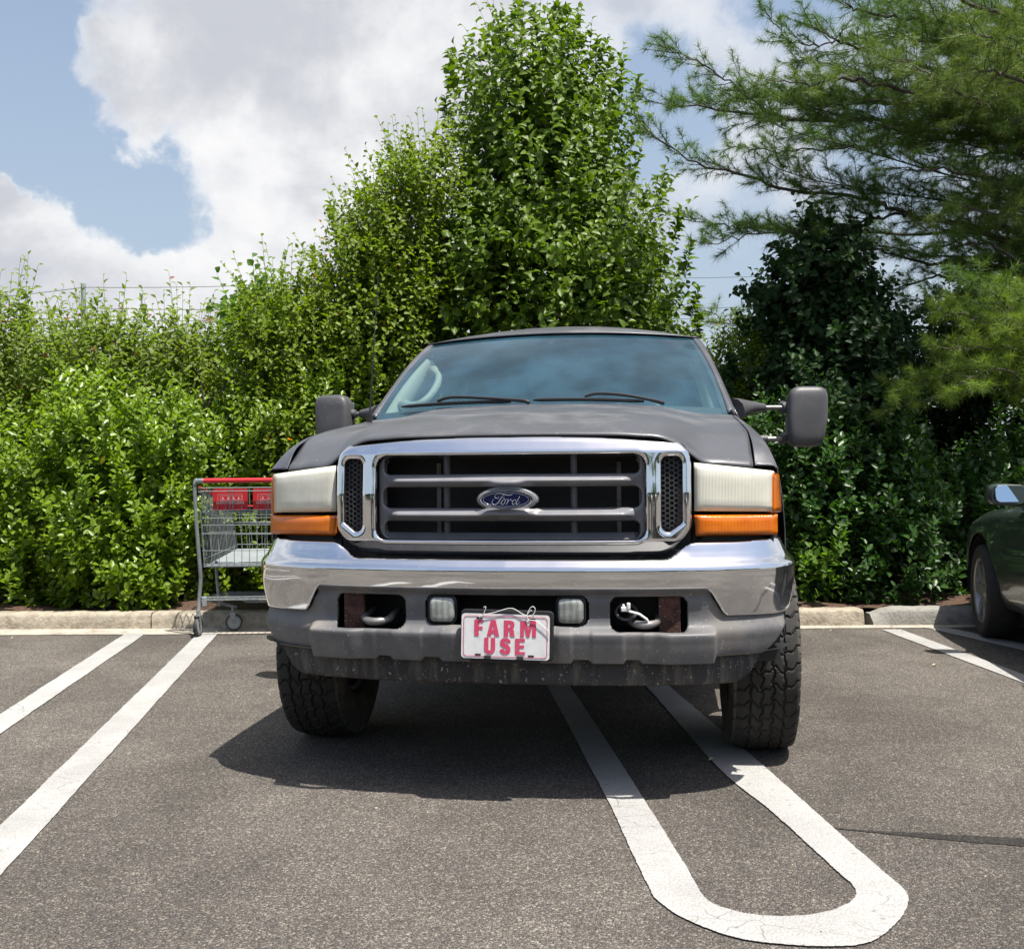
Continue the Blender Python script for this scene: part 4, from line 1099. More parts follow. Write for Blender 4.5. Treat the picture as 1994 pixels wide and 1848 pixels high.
# ---- tow mirrors
def sbox(c, h, r=.5, n=14, m=20, squash=None):
    """superellipsoid"""
    V = []; 
    for i in range(n + 1):
        ph = -PI / 2 + PI * i / n
        for k in range(m):
            th = 2 * PI * k / m
            f = lambda w, e: math.copysign(abs(w)**e, w)
            V.append((c[0] + h[0] * f(math.cos(ph), r) * f(math.cos(th), r), c[1] + h[1] * f(math.cos(ph), r) * f(math.sin(th), r), c[2] + h[2] * f(math.sin(ph), r)))
    return V, [(i * m + k, i * m + (k + 1) % m, (i + 1) * m + (k + 1) % m, (i + 1) * m + k) for i in range(n) for k in range(m)]
for sg in (-1, 1):
    V, F = sbox((0, 0, 0), (.102, .085, .152), .42, 20, 28)
    V2 = []
    for (x, y, z) in V:
        # full, rounded outside; a waist crease near the top; narrower at the bottom
        x2 = x * (1 - .10 * max(0, -z / .15)) + (.010 * (z / .15))
        if z > .055: y *= .93; x2 *= .985
        V2.append((sg * ((1.256 if sg > 0 else 1.200) + x2), 1.86 + y + .02 * (x2 / .1), 1.414 + z))
    mo = mk('door_mirror', V2, F, M_MIRR, TR, angle=180); fixnormals(mo)
    for zz in (1.463, 1.306): MB().tube([(sg * .93, 1.80, zz - .002), (sg * (1.16 if sg > 0 else 1.11), 1.86, zz)], .012, 10).build('mirror_arm', M_STEEL, mo)
    b = MB(); 
    zz = 1.463; b.tube([(sg * .88, 1.62, 1.44), (sg * .92, 1.70, 1.452), (sg * .97, 1.78, 1.462), (sg * 1.045, 1.825, 1.463)], [.060, .050, .034, .021], 12)
    b.tube([(sg * .93, 1.80, 1.304), (sg * 1.06, 1.835, 1.305)], [.022, .018], 10)
    b.tube([(sg * (1.13 if sg > 0 else 1.08), 1.85, 1.463), (sg * 1.14, 1.86, 1.463)], [.022, .034], 12); b.tube([(sg * (1.13 if sg > 0 else 1.08), 1.85, 1.306), (sg * 1.14, 1.86, 1.306)], [.020, .030], 12)
    b.build('mirror_bracket', M_MIRR, mo)
    g_ = MB(); g_.box((sg * (1.256 if sg > 0 else 1.200) - .078, 1.944, 1.30), (sg * (1.256 if sg > 0 else 1.200) + .078, 1.949, 1.53)); g_.build('mirror_glass', M_MGL, mo, bevel=.002)
# ---- running gear
b = MB()
for xx in (-.45, .45): b.box((xx - .04, .25, .50), (xx + .04, 4.85, .62))
for yy in (.35, 1.5, 2.6, 3.9, 4.8): b.box((-.45, yy - .04, .50), (.45, yy + .04, .60))
b.build('chassis', M_DARK, TR, smooth=False)
for yy, xx in ((WB0, .18), (WB1, 0)):
    b = MB(); b.tube([(-.78, yy, .42), (.78, yy, .42)], .048, 12); b.add(*sbox((xx, yy, .40), (.14, .13, .14), .8)); b.build('axle', M_DARK, TR)
b = MB(); b.box((-.35, .45, .58), (.35, 1.3, .95)); b.box((-.7, 1.2, .54), (.7, 4.8, .60)); b.tube([(.3, 1.3, .5), (.3, 3.0, .5)], .10, 12); b.build('drivetrain', M_DARK, TR)

def tyre_mesh():
    nth, R, hw = 640, WR, .137
    prof = []   # (w, r, tread?)
    W_ = np.linspace(-.115, .115, 45)
    left = [(-.098, .215), (-.118, .235), (-.134, .275), (-.139, .315), (-.134, .355), (-.126, .382), (-.121, .398)]
    ws_ = [p[0] for p in left] + list(W_) + [-p[0] for p in left[::-1]]
    rs_ = [p[1] for p in left] + [R - .010 * (abs(w) / .115)**3 - .004 * (w / .115)**2 for w in W_] + [p[1] for p in left[::-1]]
    ws_ = np.array(ws_); rs_ = np.array(rs_); th = np.arange(nth) / nth * 2 * PI
    T, Wd = np.meshgrid(th, ws_, indexing='ij'); Rr = np.broadcast_to(rs_, T.shape).copy()
    NP = 38; ph = T / (2 * PI) * NP
    tri = lambda p: 2 * np.abs((p % 1) - .5)
    d = np.zeros_like(T)
    for w0, sh, am in ((-.062, 0, .0045), (-.020, .35, .006), (.022, .7, .006), (.064, .2, .0045)):
        dist = np.abs(Wd - (w0 + am * (tri(ph + sh) * 2 - 1))); d = np.maximum(d, 1 - sstep(dist, .0020, .0042))
    # lateral cuts, chevron shaped, per rib
    for a, bnd, sh, sl in ((-.118, -.060, .0, 9), (-.060, -.020, .45, -10), (-.020, .022, .1, 11), (.022, .064, .6, -10), (.064, .118, .25, 9)):
        m = (Wd > a) & (Wd <= bnd); f = (ph + sh + (Wd - a) * sl * .9 + .10 * np.sin((Wd - a) * 160)) % 1
        cut = 1 - sstep(np.abs(f - .5), .035, .075); d = np.maximum(d, np.where(m, cut, 0))
    tread = (np.abs(Wd) < .118)
    Rr = Rr - np.where(tread, d * .009, 0)
    sh_ = (np.abs(Wd) >= .118) & (rs_[None, :] > .37); f = (ph + np.where(Wd < 0, .0, .25)) % 1
    Rr = Rr + 0; Wo = Wd + np.where(sh_, np.sign(Wd) * .004 * (1 - (np.abs(f - .5) < .08)), 0)
    X = Wo; Y = Rr * np.cos(T); Z = Rr * np.sin(T)
    n, m = X.shape; V = np.stack([X, Y, Z], -1).reshape(-1, 3)
    i, j = np.meshgrid(np.arange(n), np.arange(m - 1), indexing='ij'); a = i * m + j; b_ = ((i + 1) % n) * m + j
    F = np.stack([a, b_, b_ + 1, a + 1], -1).reshape(-1, 4)
    mi = np.broadcast_to((np.abs(ws_[:-1]) >= .12) | (np.abs(ws_[1:]) >= .121), (n, m - 1)).reshape(-1)
    return V, F, mi.astype(np.int32)
TV, TF, TMI = tyre_mesh()
tyre_data = None; rim_data = None
for (xx, yy, st) in ((-.915, WB0, .02), (.925, WB0, .02), (-.90, WB1, 0), (.90, WB1, 0)):
    wh = bpy.data.objects.new('wheel', None); COL.objects.link(wh); wh.parent = TR
    wh.location = (xx, yy, WR - .006); wh.rotation_euler = (random.Random(xx * 7 + yy).uniform(0, 2), 0, st + (PI if xx < 0 else 0)); wh.rotation_mode = 'XYZ'
    if tyre_data is None:
        o = mk('tyre', TV, TF, M_RUB, wh, angle=38); o.data.materials.append(M_RUBW)
        o.data.polygons.foreach_set('material_index', TMI); tyre_data = o.data
        b = MB(); b.lathe([(.118, .222), (.125, .215), (.118, .205), (.06, .195), (.03, .17), (.035, .10), (.06, .07), (.075, .06), (.078, .02), (.078, .001)], 48, 'x')
        b.lathe([(-.10, .218), (-.09, .20), (.05, .195)], 48, 'x')
        for k in range(8): 
            a = 2 * PI * k / 8; b.tube([(.05, .085 * math.cos(a), .085 * math.sin(a)), (.066, .085 * math.cos(a), .085 * math.sin(a))], .011, 6)
        r_ = b.build('rim', M_RIM, wh); rim_data = r_.data
    else:
        for nm, dt in (('tyre', tyre_data), ('rim', rim_data)):
            o = bpy.data.objects.new(nm, dt); COL.objects.link(o); o.parent = wh
# ---------------------------------------------------------------- plants
def leaf_mat(name, c1, c2, c3=None, gloss=0.42, transl=0.35, spec=0.5, odd=None):
    m, t, out = newmat(name)
    at_ = t.n('ShaderNodeAttribute', attribute_name='rnd', attribute_type='GEOMETRY').outputs['Fac']
    col = t.mix(at_, c1, c2)
    tc = t.n('ShaderNodeTexCoord').outputs['Object']
    col = t.mix(t.maprange(t.noise(tc, 1.7, 3), .35, .65), col, c3 or c1)
    if odd: col = t.mix(t.maprange(at_, 1 - odd[1], 1 - odd[1] + .004), col, odd[0])
    p = t.n('ShaderNodeBsdfPrincipled', ins={'Base Color': col, 'Roughness': gloss, 'Specular IOR Level': spec})
    tcol = t.mix(1.0, col, (1.9, 2.0, .75), 'MULTIPLY')
    tr = t.n('ShaderNodeBsdfTranslucent', ins={'Color': tcol})
    mx = t.n('ShaderNodeMixShader', ins={0: transl, 1: p.outputs[0], 2: tr.outputs[0]})
    t.link(mx.outputs[0], out.inputs[0])
    return m


L_PEAR = leaf_mat('pear_leaf', (0.068, 0.130, 0.007), (0.145, 0.220, 0.012), (0.090, 0.155, 0.009), .45, .30, .35)
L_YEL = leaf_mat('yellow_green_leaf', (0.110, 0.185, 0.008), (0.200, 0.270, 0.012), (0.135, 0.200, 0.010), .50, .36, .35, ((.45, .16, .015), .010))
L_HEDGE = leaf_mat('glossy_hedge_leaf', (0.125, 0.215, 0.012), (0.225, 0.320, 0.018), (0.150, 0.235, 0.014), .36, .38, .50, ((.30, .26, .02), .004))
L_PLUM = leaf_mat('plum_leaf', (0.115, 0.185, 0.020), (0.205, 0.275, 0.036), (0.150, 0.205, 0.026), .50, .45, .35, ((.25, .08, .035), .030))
L_DARK = leaf_mat('dark_leaf', (0.014, 0.042, 0.010), (0.030, 0.072, 0.014), (0.018, 0.046, 0.012), .50, .30, .25)  # pine shade on the vine tree is put into this darker green
L_DHED = leaf_mat('shade_toned_shrub_leaf', (0.030, 0.090, 0.012), (0.056, 0.135, 0.018), (0.036, 0.092, 0.014), .38, .30, .45)  # darker copy of the hedge leaf, pine shade put into its colour
L_ROUND = leaf_mat('round_leaf', (0.070, 0.150, 0.018), (0.115, 0.205, 0.022), None, .5, .5, .35)
L_PINE = leaf_mat('pine_needle', (0.062, 0.135, 0.040), (0.130, 0.205, 0.042), (0.100, 0.170, 0.034), .55, .25, .3)
L_PINEY = leaf_mat('pine_needle_new', (0.130, 0.215, 0.036), (0.220, 0.290, 0.060), (0.16, 0.23, 0.040), .55, .32, .3)
M_BARK = pmat('bark', (0.055, 0.042, 0.032), .9, var=.4, vscale=18, bump=.8, bscale=60)
M_BARKP = pmat('pine_bark', (0.075, 0.062, 0.052), .9, var=.4, vscale=16, bump=.8, bscale=50)
M_TWIG = pmat('green_twig', (0.060, 0.070, 0.025), .8, var=.3, vscale=20)


def unit(v): return v / (np.linalg.norm(v, axis=-1, keepdims=True) + 1e-9)


def fan_mesh(name, V, F, rnd, mat, parent):
    me = bpy.data.meshes.new(name); nf, k = F.shape
    me.vertices.add(len(V)); me.vertices.foreach_set('co', V.astype(np.float32).ravel())
    me.loops.add(nf * k); me.loops.foreach_set('vertex_index', F.astype(np.int32).ravel())
    me.polygons.add(nf); me.polygons.foreach_set('loop_start', np.arange(0, nf * k, k, dtype=np.int32))
    me.update(calc_edges=True)
    a = me.attributes.new('rnd', 'FLOAT', 'FACE'); a.data.foreach_set('value', rnd.astype(np.float32))
    me.materials.append(mat); o = bpy.data.objects.new(name, me); COL.objects.link(o)
    if parent: o.parent = parent
    return o


def leaf_quads(P, D, N, L, Wd, curl=0.25, fold=0.22):
    """P base, D along leaf, N face normal; returns verts & quads (two per leaf, folded along the midrib, tip drooping)"""
    D = unit(D); S = unit(np.cross(D, N)); N = unit(np.cross(S, D)); n = len(P); L = L[:, None]; Wd = Wd[:, None]
    b = P; tip = P + D * L - N * L * curl; mid = P + D * L * .5 - N * L * fold * .35
    l = P + D * L * .42 + S * Wd * .5 + N * Wd * fold; r = P + D * L * .42 - S * Wd * .5 + N * Wd * fold
    l2 = P + D * L * .75 + S * Wd * .34 + N * Wd * (fold * .6) - N * L * curl * .45; r2 = P + D * L * .75 - S * Wd * .34 + N * Wd * (fold * .6) - N * L * curl * .45
    V = np.stack([b, l, l2, tip, r2, r, mid], 1).reshape(-1, 3); k = np.arange(n)[:, None] * 7
    F = np.concatenate([k + np.array([[0, 6, 2, 1]]), k + np.array([[6, 3, 2, 2]])[:, [0, 1, 2, 3]] * 0 + k * 0 + np.array([[0, 5, 4, 6]])], 0)
    F = np.concatenate([k + np.array([[0, 6, 2, 1]]), k + np.array([[0, 5, 4, 6]])], 0)
    T = np.concatenate([k + np.array([[6, 3, 2, 2]]), k + np.array([[6, 4, 3, 3]])], 0)
    return V, F, T


def shoots_mesh(base, dirs, length, nl, leafL, leafW, rng, up=0.35, spread=1.0, curl=.25, face=(0.15, -0.35, 1.0), fold=.22, whorl=1):
    """leafy shoots: every shoot is a curved stem with nl leaves; returns leaf arrays and stem arrays"""
    n = len(base); dirs = unit(dirs); U = np.array([0, 0, 1.0])
    t = (np.arange(nl) + .6) / nl
    tt = np.broadcast_to(t, (n, nl)); ln = length[:, None, None]
    cur = base[:, None, :] + dirs[:, None, :] * ln * tt[..., None] + U * (ln * up * (tt**2)[..., None])
    tan = unit(dirs[:, None, :] + U * 2 * up * tt[..., None])
    ref = unit(np.cross(tan, np.array([.3, .2, 1.0]) + 1e-3)); ref2 = np.cross(tan, ref)
    az = (np.arange(nl) * 2.4)[None, :] + rng.uniform(0, 6.28, (n, 1)) + rng.normal(0, .35, (n, nl))
    rad = ref * np.cos(az)[..., None] + ref2 * np.sin(az)[..., None]
    D = unit(rad * spread + tan * (.35 + .5 * tt[..., None]) + U * .05 + rng.normal(0, .18, (n, nl, 3)))
    N = unit(np.array(face) + rng.normal(0, .45, (n, nl, 3)) + tan * .3)
    sz = (1 - .35 * tt**3) * rng.uniform(.75, 1.2, (n, nl))
    V, F, T = leaf_quads(cur.reshape(-1, 3), D.reshape(-1, 3), N.reshape(-1, 3), (leafL * sz).ravel(), (leafW * sz).ravel(), curl, fold)
    rv = np.clip(rng.uniform(0, 1, n)[:, None] * .45 + rng.uniform(0, .55, (n, nl)) + 0, 0, .93)
    odd = rng.uniform(0, 1, (n, nl)) < .03; rv = np.where(odd, rng.uniform(.93, 1, (n, nl)), rv)
    return V, F, T, rv.ravel(), cur, dirs


def build_leaves(name, parts, mat, parent, stems=None, stem_r=.0035):
    Vs = []; Fs = []; Rs = []; o = 0
    for (V, F, T, rv, cur, d) in parts:
        A = np.concatenate([F, np.stack([T[:, 0], T[:, 1], T[:, 2], T[:, 3]], 1)], 0)
        nl = len(rv); Vs.append(V)
        quads = F + o; tri = T[:, :3] + o
        Fs.append((quads, tri)); Rs.append(rv); o += len(V)
    V = np.concatenate(Vs); Q = np.concatenate([f[0] for f in Fs]); T = np.concatenate([f[1] for f in Fs])
    rq = np.concatenate([np.tile(r, 2) for r in Rs]); rt = rq.copy()
    me = bpy.data.meshes.new(name); me.vertices.add(len(V)); me.vertices.foreach_set('co', V.astype(np.float32).ravel())
    li = np.concatenate([Q.ravel(), T.ravel()]).astype(np.int32)
    st = np.concatenate([np.arange(len(Q)) * 4, len(Q) * 4 + np.arange(len(T)) * 3]).astype(np.int32)
    me.loops.add(len(li)); me.loops.foreach_set('vertex_index', li); me.polygons.add(len(st)); me.polygons.foreach_set('loop_start', st)
    me.update(calc_edges=True)
    a = me.attributes.new('rnd', 'FLOAT', 'FACE'); a.data.foreach_set('value', np.concatenate([rq, rt]).astype(np.float32))
    me.materials.append(mat); ob = bpy.data.objects.new(name, me); COL.objects.link(ob)
    if parent: ob.parent = parent
    if stems:
        SV = []; SF = []; o = 0
        for (V_, F_, T_, rv, cur, d) in parts:
            n, nl, _ = cur.shape; idx = [0, nl // 2, nl - 1]; C = cur[:, idx]; C = np.concatenate([(2 * cur[:, :1] - cur[:, 1:2]), C], 1)
            m = C.shape[1]; tan = unit(C[:, -1] - C[:, 0]); a_ = unit(np.cross(tan, [[.1, .9, .3]])); b_ = np.cross(tan, a_)
            R = np.linspace(1, .35, m)[None, :, None, None] * stem_r
            ang = np.array([0, 2.094, 4.189]); ring = a_[:, None, None] * np.cos(ang)[None, None, :, None] + b_[:, None, None] * np.sin(ang)[None, None, :, None]
            Vv = C[:, :, None, :] + ring * R; SV.append(Vv.reshape(-1, 3))
            base = (np.arange(n) * m * 3)[:, None, None] + (np.arange(m - 1) * 3)[None, :, None]; k = np.arange(3)[None, None, :]; k2 = (k + 1) % 3
            f = np.stack([base + k, base + k2, base + 3 + k2, base + 3 + k], -1).reshape(-1, 4) + o; SF.append(f); o += n * m * 3
        tag(mk('twigs', np.concatenate(SV), np.concatenate(SF), stems, parent, smooth=False), kind='stuff')
    return ob


def limbs(rng, root, tips, r0, mat, parent, name='trunk', bend=.15, trunk_to=None):
    b = MB()
    root = Vector(root); fork = Vector(trunk_to) if trunk_to is not None else root + Vector((0, 0, .5))
    b.tube(smooth3([root - Vector((0, 0, .1)), root * .5 + fork * .5 + Vector((rng.uniform(-.04, .04), 0, 0)), fork], 4), [r0 * 1.15] + [r0] * 7 + [r0 * .85], 10)
    for tp in tips:
        tp = Vector(tp); d = tp - fork; s0 = fork - Vector((0, 0, rng.uniform(0, min(.6, fork.z - root.z) * .6)))
        m1 = s0.lerp(tp, .33) + Vector(rng.uniform(-bend, bend, 3)) * d.length * .5; m2 = s0.lerp(tp, .66) + Vector(rng.uniform(-bend, bend, 3)) * d.length * .4 + Vector((0, 0, -.03))
        P = smooth3([s0, m1, m2, tp], 5); rr_ = r0 * rng.uniform(.35, .6)
        b.tube(P, list(np.linspace(rr_, .004, len(P))), 6)
    return b.build(name, mat, parent, angle=180)


def lobes_crown(rng, lobes, dens, nl, leafL, leafW, length, up=.35, spread=1., curl=.25, out=1.0, face=(0.15, -0.35, 1.0), fill=.5, fold=.22, dirz=.25):
    """lobes: (x,y,z,rx,ry,rz); shoots spring from each lobe's outer shell"""
    B = []; D = []
    for (x, y, z, rx, ry, rz) in lobes:
        n = max(4, int(dens * (rx * ry + ry * rz + rx * rz) / 3 * 12.6))
        q = unit(rng.normal(0, 1, (n, 3))); rad = rng.uniform(fill, 1.0, (n, 1))**.6
        p = q * rad * np.array([rx, ry, rz]) * .85 + np.array([x, y, z]); B.append(p)
        D.append(q * out + np.array([0, -.15, dirz]) + rng.normal(0, .3, (n, 3)))
    B = np.concatenate(B); D = np.concatenate(D)
    ln = length * rng.uniform(.6, 1.25, len(B))
    return shoots_mesh(B, D, ln, nl, leafL, leafW, rng, up, spread, curl, face, fold)


def ground_z(x, y): return 0.14 if y > kerbY(x) + .16 else 0.0


def profile_lobes(rng, prof, Y, depth, n, r, jitter=.12, front=1.0):
    """prof: rows (v, uL, uR) in the photograph's frame at distance Y; returns lobes filling that outline with depth"""
    prof = sorted(prof); vs = [p[0] for p in prof]; ls = [p[1] for p in prof]; rs = [p[2] for p in prof]
    ws = np.array([max(1, b - a) for a, b in zip(ls, rs)]); out = []
    vv = np.linspace(vs[0], vs[-1], 400); wv = np.interp(vv, vs, ws); cum = np.cumsum(wv); cum /= cum[-1]
    for k in range(n):
        v = float(np.interp(rng.uniform(0, 1), cum, vv)); a = float(np.interp(v, vs, ls)); b = float(np.interp(v, vs, rs))
        q = rng.uniform(-1, 1); q = math.copysign(abs(q)**.75, q)
        mpx = r / Y * FPX; half = max((b - a) / 2 - mpx * .75, 2); u = (a + b) / 2 + q * half
        half_m = (b - a) / 2 / FPX * Y; dd = min(depth, half_m * 1.1) * math.sqrt(max(0.05, 1 - q * q))
        y = Y + dd * rng.uniform(-1.0, .9) * front
        p = at(u, v, Y); 
        s = rng.uniform(.7, 1.25) * r; s = min(s, half_m * .9 + .08)
        out.append((p.x, y, max(p.z, .2), s, s, s * rng.uniform(.7, 1.1)))
    return out


def plant(name, label, cat_, group, loc):
    return thing(name, label, cat_, loc, 0, group)


def shrub(seed, name, label, cat_, group, prof, Y, depth, nlob, r, mat, dens, nl, LL, LW, ln, stems=M_TWIG, sprouts=None, core=None, trunk=True, **kw):
    rng = np.random.RandomState(seed)
    lob = profile_lobes(rng, prof, Y, depth, nlob, r)
    P = at((prof[-1][1] + prof[-1][2]) / 2, 900, Y); bx = P.x
    root = plant(name, label, cat_, group, (bx, Y, .13))
    off_ = np.array([bx, Y, .13])
    parts = [lobes_crown(rng, lob, dens, nl, LL, LW, ln, **kw)]
    if sprouts:
        Bs = []; Ds = []; Ls = []
        for (u, v, du, v0) in sprouts:      # tip column/row, sideways lean, base row
            tip = at(u, v, Y + rng.uniform(-.3, .2)); b0 = at(u - du, v0, tip.y); d = tip - b0
            Bs.append(b0); Ds.append(d.normalized() * 1.0); Ls.append(d.length / 1.08)
        q = shoots_mesh(np.array(Bs), np.array(Ds), np.array(Ls), 24, LL * 1.12, LW * 1.1, rng, .08, 1.0, kw.get('curl', .25), kw.get('face', (0.15, -0.35, 1.0)))
        parts.append(q)
    for q in parts:
        q[0][:] -= off_; q[4][:] -= off_
    # tips of limbs reach into the lobes
    build_leaves('foliage', parts, mat, root, stems=stems)
    if trunk:
        tips = [np.array(l[:3]) - off_ for l in lob[::max(1, len(lob) // 14)]]
        h = max(.2, min(t[2] for t in tips) * .5)
        limbs(rng, (0, 0, -.05), tips, .022 + .012 * depth, M_BARK, root, 'stems', trunk_to=(0, 0, h))
    return root


# --- pear tree behind the truck
shrub(11, 'pear_tree', 'tall dense green pear tree directly behind the truck roof', 'tree', None,
      [(95, 1010, 1100), (130, 960, 1135), (170, 930, 1165), (220, 925, 1185), (290, 930, 1200), (350, 905, 1215), (430, 850, 1265), (520, 815, 1300), (640, 800, 1312), (760, 800, 1310), (850, 840, 1300)],
      10.2, 1.25, 132, .38, L_PEAR, 14.0, 11, .092, .066, .42, up=.5, curl=.38, fill=.6, dirz=.55, face=(.1, -.7, .7),
      sprouts=[(1010, 2, 6, 60), (1040, 12, -4, 70), (975, 30, -12, 90), (1075, 25, 4, 90), (1105, 10, 6, 80), (1128, 15, 10, 90), (940, 60, -12, 120), (905, 85, -10, 150), (872, 130, -16, 190), (875, 100, -10, 160), (1190, 95, 14, 170), (1243, 150, 16, 230), (1215, 110, 10, 190), (866, 190, -8, 250),
               (1295, 335, 16, 410), (1325, 400, 14, 470), (1345, 470, 10, 540), (1360, 560, 12, 620), (1165, 70, 6, 130), (1085, 5, 3, 60), (1362, 610, 8, 660)])
# --- yellow-green tree left of it
shrub(12, 'honeysuckle_tree', 'yellow-green small-leaved tree with a few orange leaves, left of the tall pear tree', 'tree', None,
      [(325, 790, 880), (360, 740, 890), (410, 690, 870), (480, 655, 860), (560, 620, 850), (640, 590, 850), (740, 570, 830), (850, 600, 800)],
      9.5, .75, 112, .26, L_YEL, 32, 9, .062, .041, .30, up=.5, curl=.2, fill=.45, dirz=.5, face=(.1, -.5, .8),
      sprouts=[(800, 262, 3, 330), (850, 245, 4, 330), (765, 290, -4, 350), (690, 360, -10, 430), (700, 375, -5, 430), (645, 410, -10, 470), (605, 480, -10, 530), (595, 560, -12, 600), (740, 300, -6, 370), (640, 395, -14, 440), (850, 590, 30, 660), (830, 620, 26, 690)])
shrub(13, 'yellow_green_shrub', 'leafy yellow-green shrub between the far left sprouting bushes and the yellow-green tree', 'shrub', None,
      [(600, 500, 650), (660, 450, 680), (740, 440, 720), (820, 440, 730), (900, 450, 720)], 9.2, .6, 75, .25, L_YEL, 28, 9, .058, .038, .27, up=.4, curl=.2, fill=.4, dirz=.4, face=(.1, -.5, .8),
      sprouts=[(530, 575, -6, 630), (560, 560, 4, 620), (600, 560, 5, 610), (455, 640, -12, 700)])
shrub(14, 'redbud_sapling', 'small sapling with big round leaves poking above the yellow-green shrub', 'tree', None,
      [(590, 470, 560), (640, 440, 570), (700, 440, 560)], 9.7, .3, 14, .16, L_ROUND, 24, 7, .085, .080, .30, up=.5, curl=.12, fill=.4, dirz=.6, face=(.0, -.9, .5),
      sprouts=[(437, 590, -6, 640), (500, 568, 4, 620), (470, 600, 0, 650), (545, 570, 5, 620)])
# --- thin sprouting plum bushes at far left
SP = dict(up=.55, curl=.28, fill=.3, dirz=.7, face=(.1, -.6, .7))
shrub(15, 'plum_bush', 'loose olive-green bush with tall upright sprouts at the left edge', 'shrub', 'sprouting bushes above the left hedge',
      [(665, -60, 70), (720, -80, 110), (820, -80, 130), (900, -80, 120)], 9.3, .6, 42, .26, L_PLUM, 12.5, 11, .080, .036, .38,
      sprouts=[(42, 555, 14, 650), (20, 590, 6, 670), (60, 600, 10, 690), (-10, 570, 0, 660), (105, 600, 10, 700), (80, 640, 14, 720), (5, 560, 4, 640)], **SP)
shrub(16, 'plum_bush', 'loose olive-green bush with leaf sprouts in front of the distant power pole', 'shrub', 'sprouting bushes above the left hedge',
      [(670, 130, 255), (735, 80, 290), (820, 90, 300), (900, 100, 290)], 9.2, .6, 48, .25, L_PLUM, 12.5, 11, .078, .035, .34,
      sprouts=[(120, 580, 2, 680), (195, 562, 12, 660), (185, 575, 18, 680), (215, 600, 16, 690), (240, 610, 14, 700), (150, 610, 6, 700), (265, 630, 10, 720), (285, 600, -6, 690), (170, 630, -8, 720)], **SP)
shrub(17, 'plum_bush', 'loose olive-green bush with dark forked stems, left of the shopping cart top', 'shrub', 'sprouting bushes above the left hedge',
      [(690, 300, 385), (745, 260, 440), (820, 260, 440), (900, 270, 430)], 9.25, .55, 42, .25, L_PLUM, 12.5, 11, .078, .035, .33,
      sprouts=[(330, 605, 4, 700), (335, 600, 16, 690), (350, 650, 8, 720), (300, 640, -4, 720), (375, 670, 10, 740), (420, 655, 22, 740), (435, 640, 26, 730), (395, 690, 10, 760)], **SP)
pb = bpy.data.objects['plum_bush.002']; pl_ = Vector(pb.location); fk = MB()
for pts, r_ in (([(378, 905), (384, 850), (398, 800), (394, 765), (385, 720)], .016), ([(398, 803), (418, 770), (446, 748), (470, 700)], .012), ([(384, 852), (358, 832), (340, 800), (325, 760)], .012), ([(386, 858), (420, 845), (450, 820)], .008)):
    P_ = smooth3([at(u, v, 8.86) - pl_ for u, v in pts], 5); fk.tube(P_, list(np.linspace(r_, r_ * .4, len(P_))), 7)
fk.build('branches', M_BARK, pb, angle=180)
# --- glossy hedge behind the left kerb
HK = dict(up=.55, curl=.10, fill=.85, dirz=.75, face=(.12, -.55, .8), fold=.12)
def hedge(seed, label, prof, Y, depth, n, mat=None, dens=16, LL=.074, LW=.040, r=.20, grp='glossy evergreen shrubs along the left kerb', ln=.17, nl=12, **kw):
    k = dict(HK); k.update(kw); n = int(n * .60); r = r * 1.35
    return shrub(seed, 'evergreen_shrub', label, 'shrub', grp, prof, Y, depth, n, r, mat or L_HEDGE, dens, nl, LL, LW, ln, **k)
hedge(21, 'bright glossy shrub behind the kerb at the left edge', [(850, -120, 90), (900, -120, 150), (1000, -120, 170), (1090, -110, 150), (1192, -100, 130)], 8.55, .62, 100)
hedge(22, 'bright glossy shrub at the kerb, second from the left edge', [(790, 110, 230), (860, 80, 290), (1000, 90, 310), (1090, 100, 290), (1188, 110, 280)], 8.50, .60, 95)
hedge(23, 'bright glossy shrub at the kerb just left of the shopping cart', [(850, 270, 400), (910, 240, 430), (1000, 240, 420), (1090, 240, 400), (1188, 250, 370)], 8.50, .58, 95)
hedge(24, 'bright glossy shrub directly behind the shopping cart', [(830, 390, 560), (900, 380, 600), (1000, 380, 610), (1090, 390, 590), (1150, 400, 560)], 8.98, .50, 85)
hedge(25, 'tall glossy shrub behind the truck wing mirror on the left', [(760, 540, 700), (850, 530, 760), (950, 530, 780), (1060, 540, 760)], 9.2, .45, 60, r=.26)
hedge(26, 'small low sprig of glossy leaves hanging over the kerb at the cart', [(1120, 215, 330), (1165, 210, 345)], 8.08, .15, 10, r=.12, ln=.12, trunk=False)
def copy_tree(o, dx, dy, dz, label):
    c = o.copy(); COL.objects.link(c); c.location = (o.location.x + dx, o.location.y + dy, o.location.z); c.rotation_euler = (0, 0, dz); c['label'] = label
    for ch in list(o.children): k = ch.copy(); COL.objects.link(k); k.parent = c
    return c
EV = [o for o in bpy.data.objects if o.name.startswith('evergreen_shrub')]; PBs = [o for o in bpy.data.objects if o.name.startswith('plum_bush')]
copy_tree(EV[1], -3.0, .02, .4, 'glossy shrub at the kerb further left, beyond the edge of the view'); copy_tree(EV[2], -4.5, .05, 2.4, 'second glossy shrub at the kerb beyond the left edge of the view')
copy_tree(PBs[0], -1.9, .1, .5, 'sprouting bush beyond the left edge of the view'); copy_tree(PBs[1], -4.6, .2, 1.2, 'farthest sprouting bush beyond the left edge of the view')
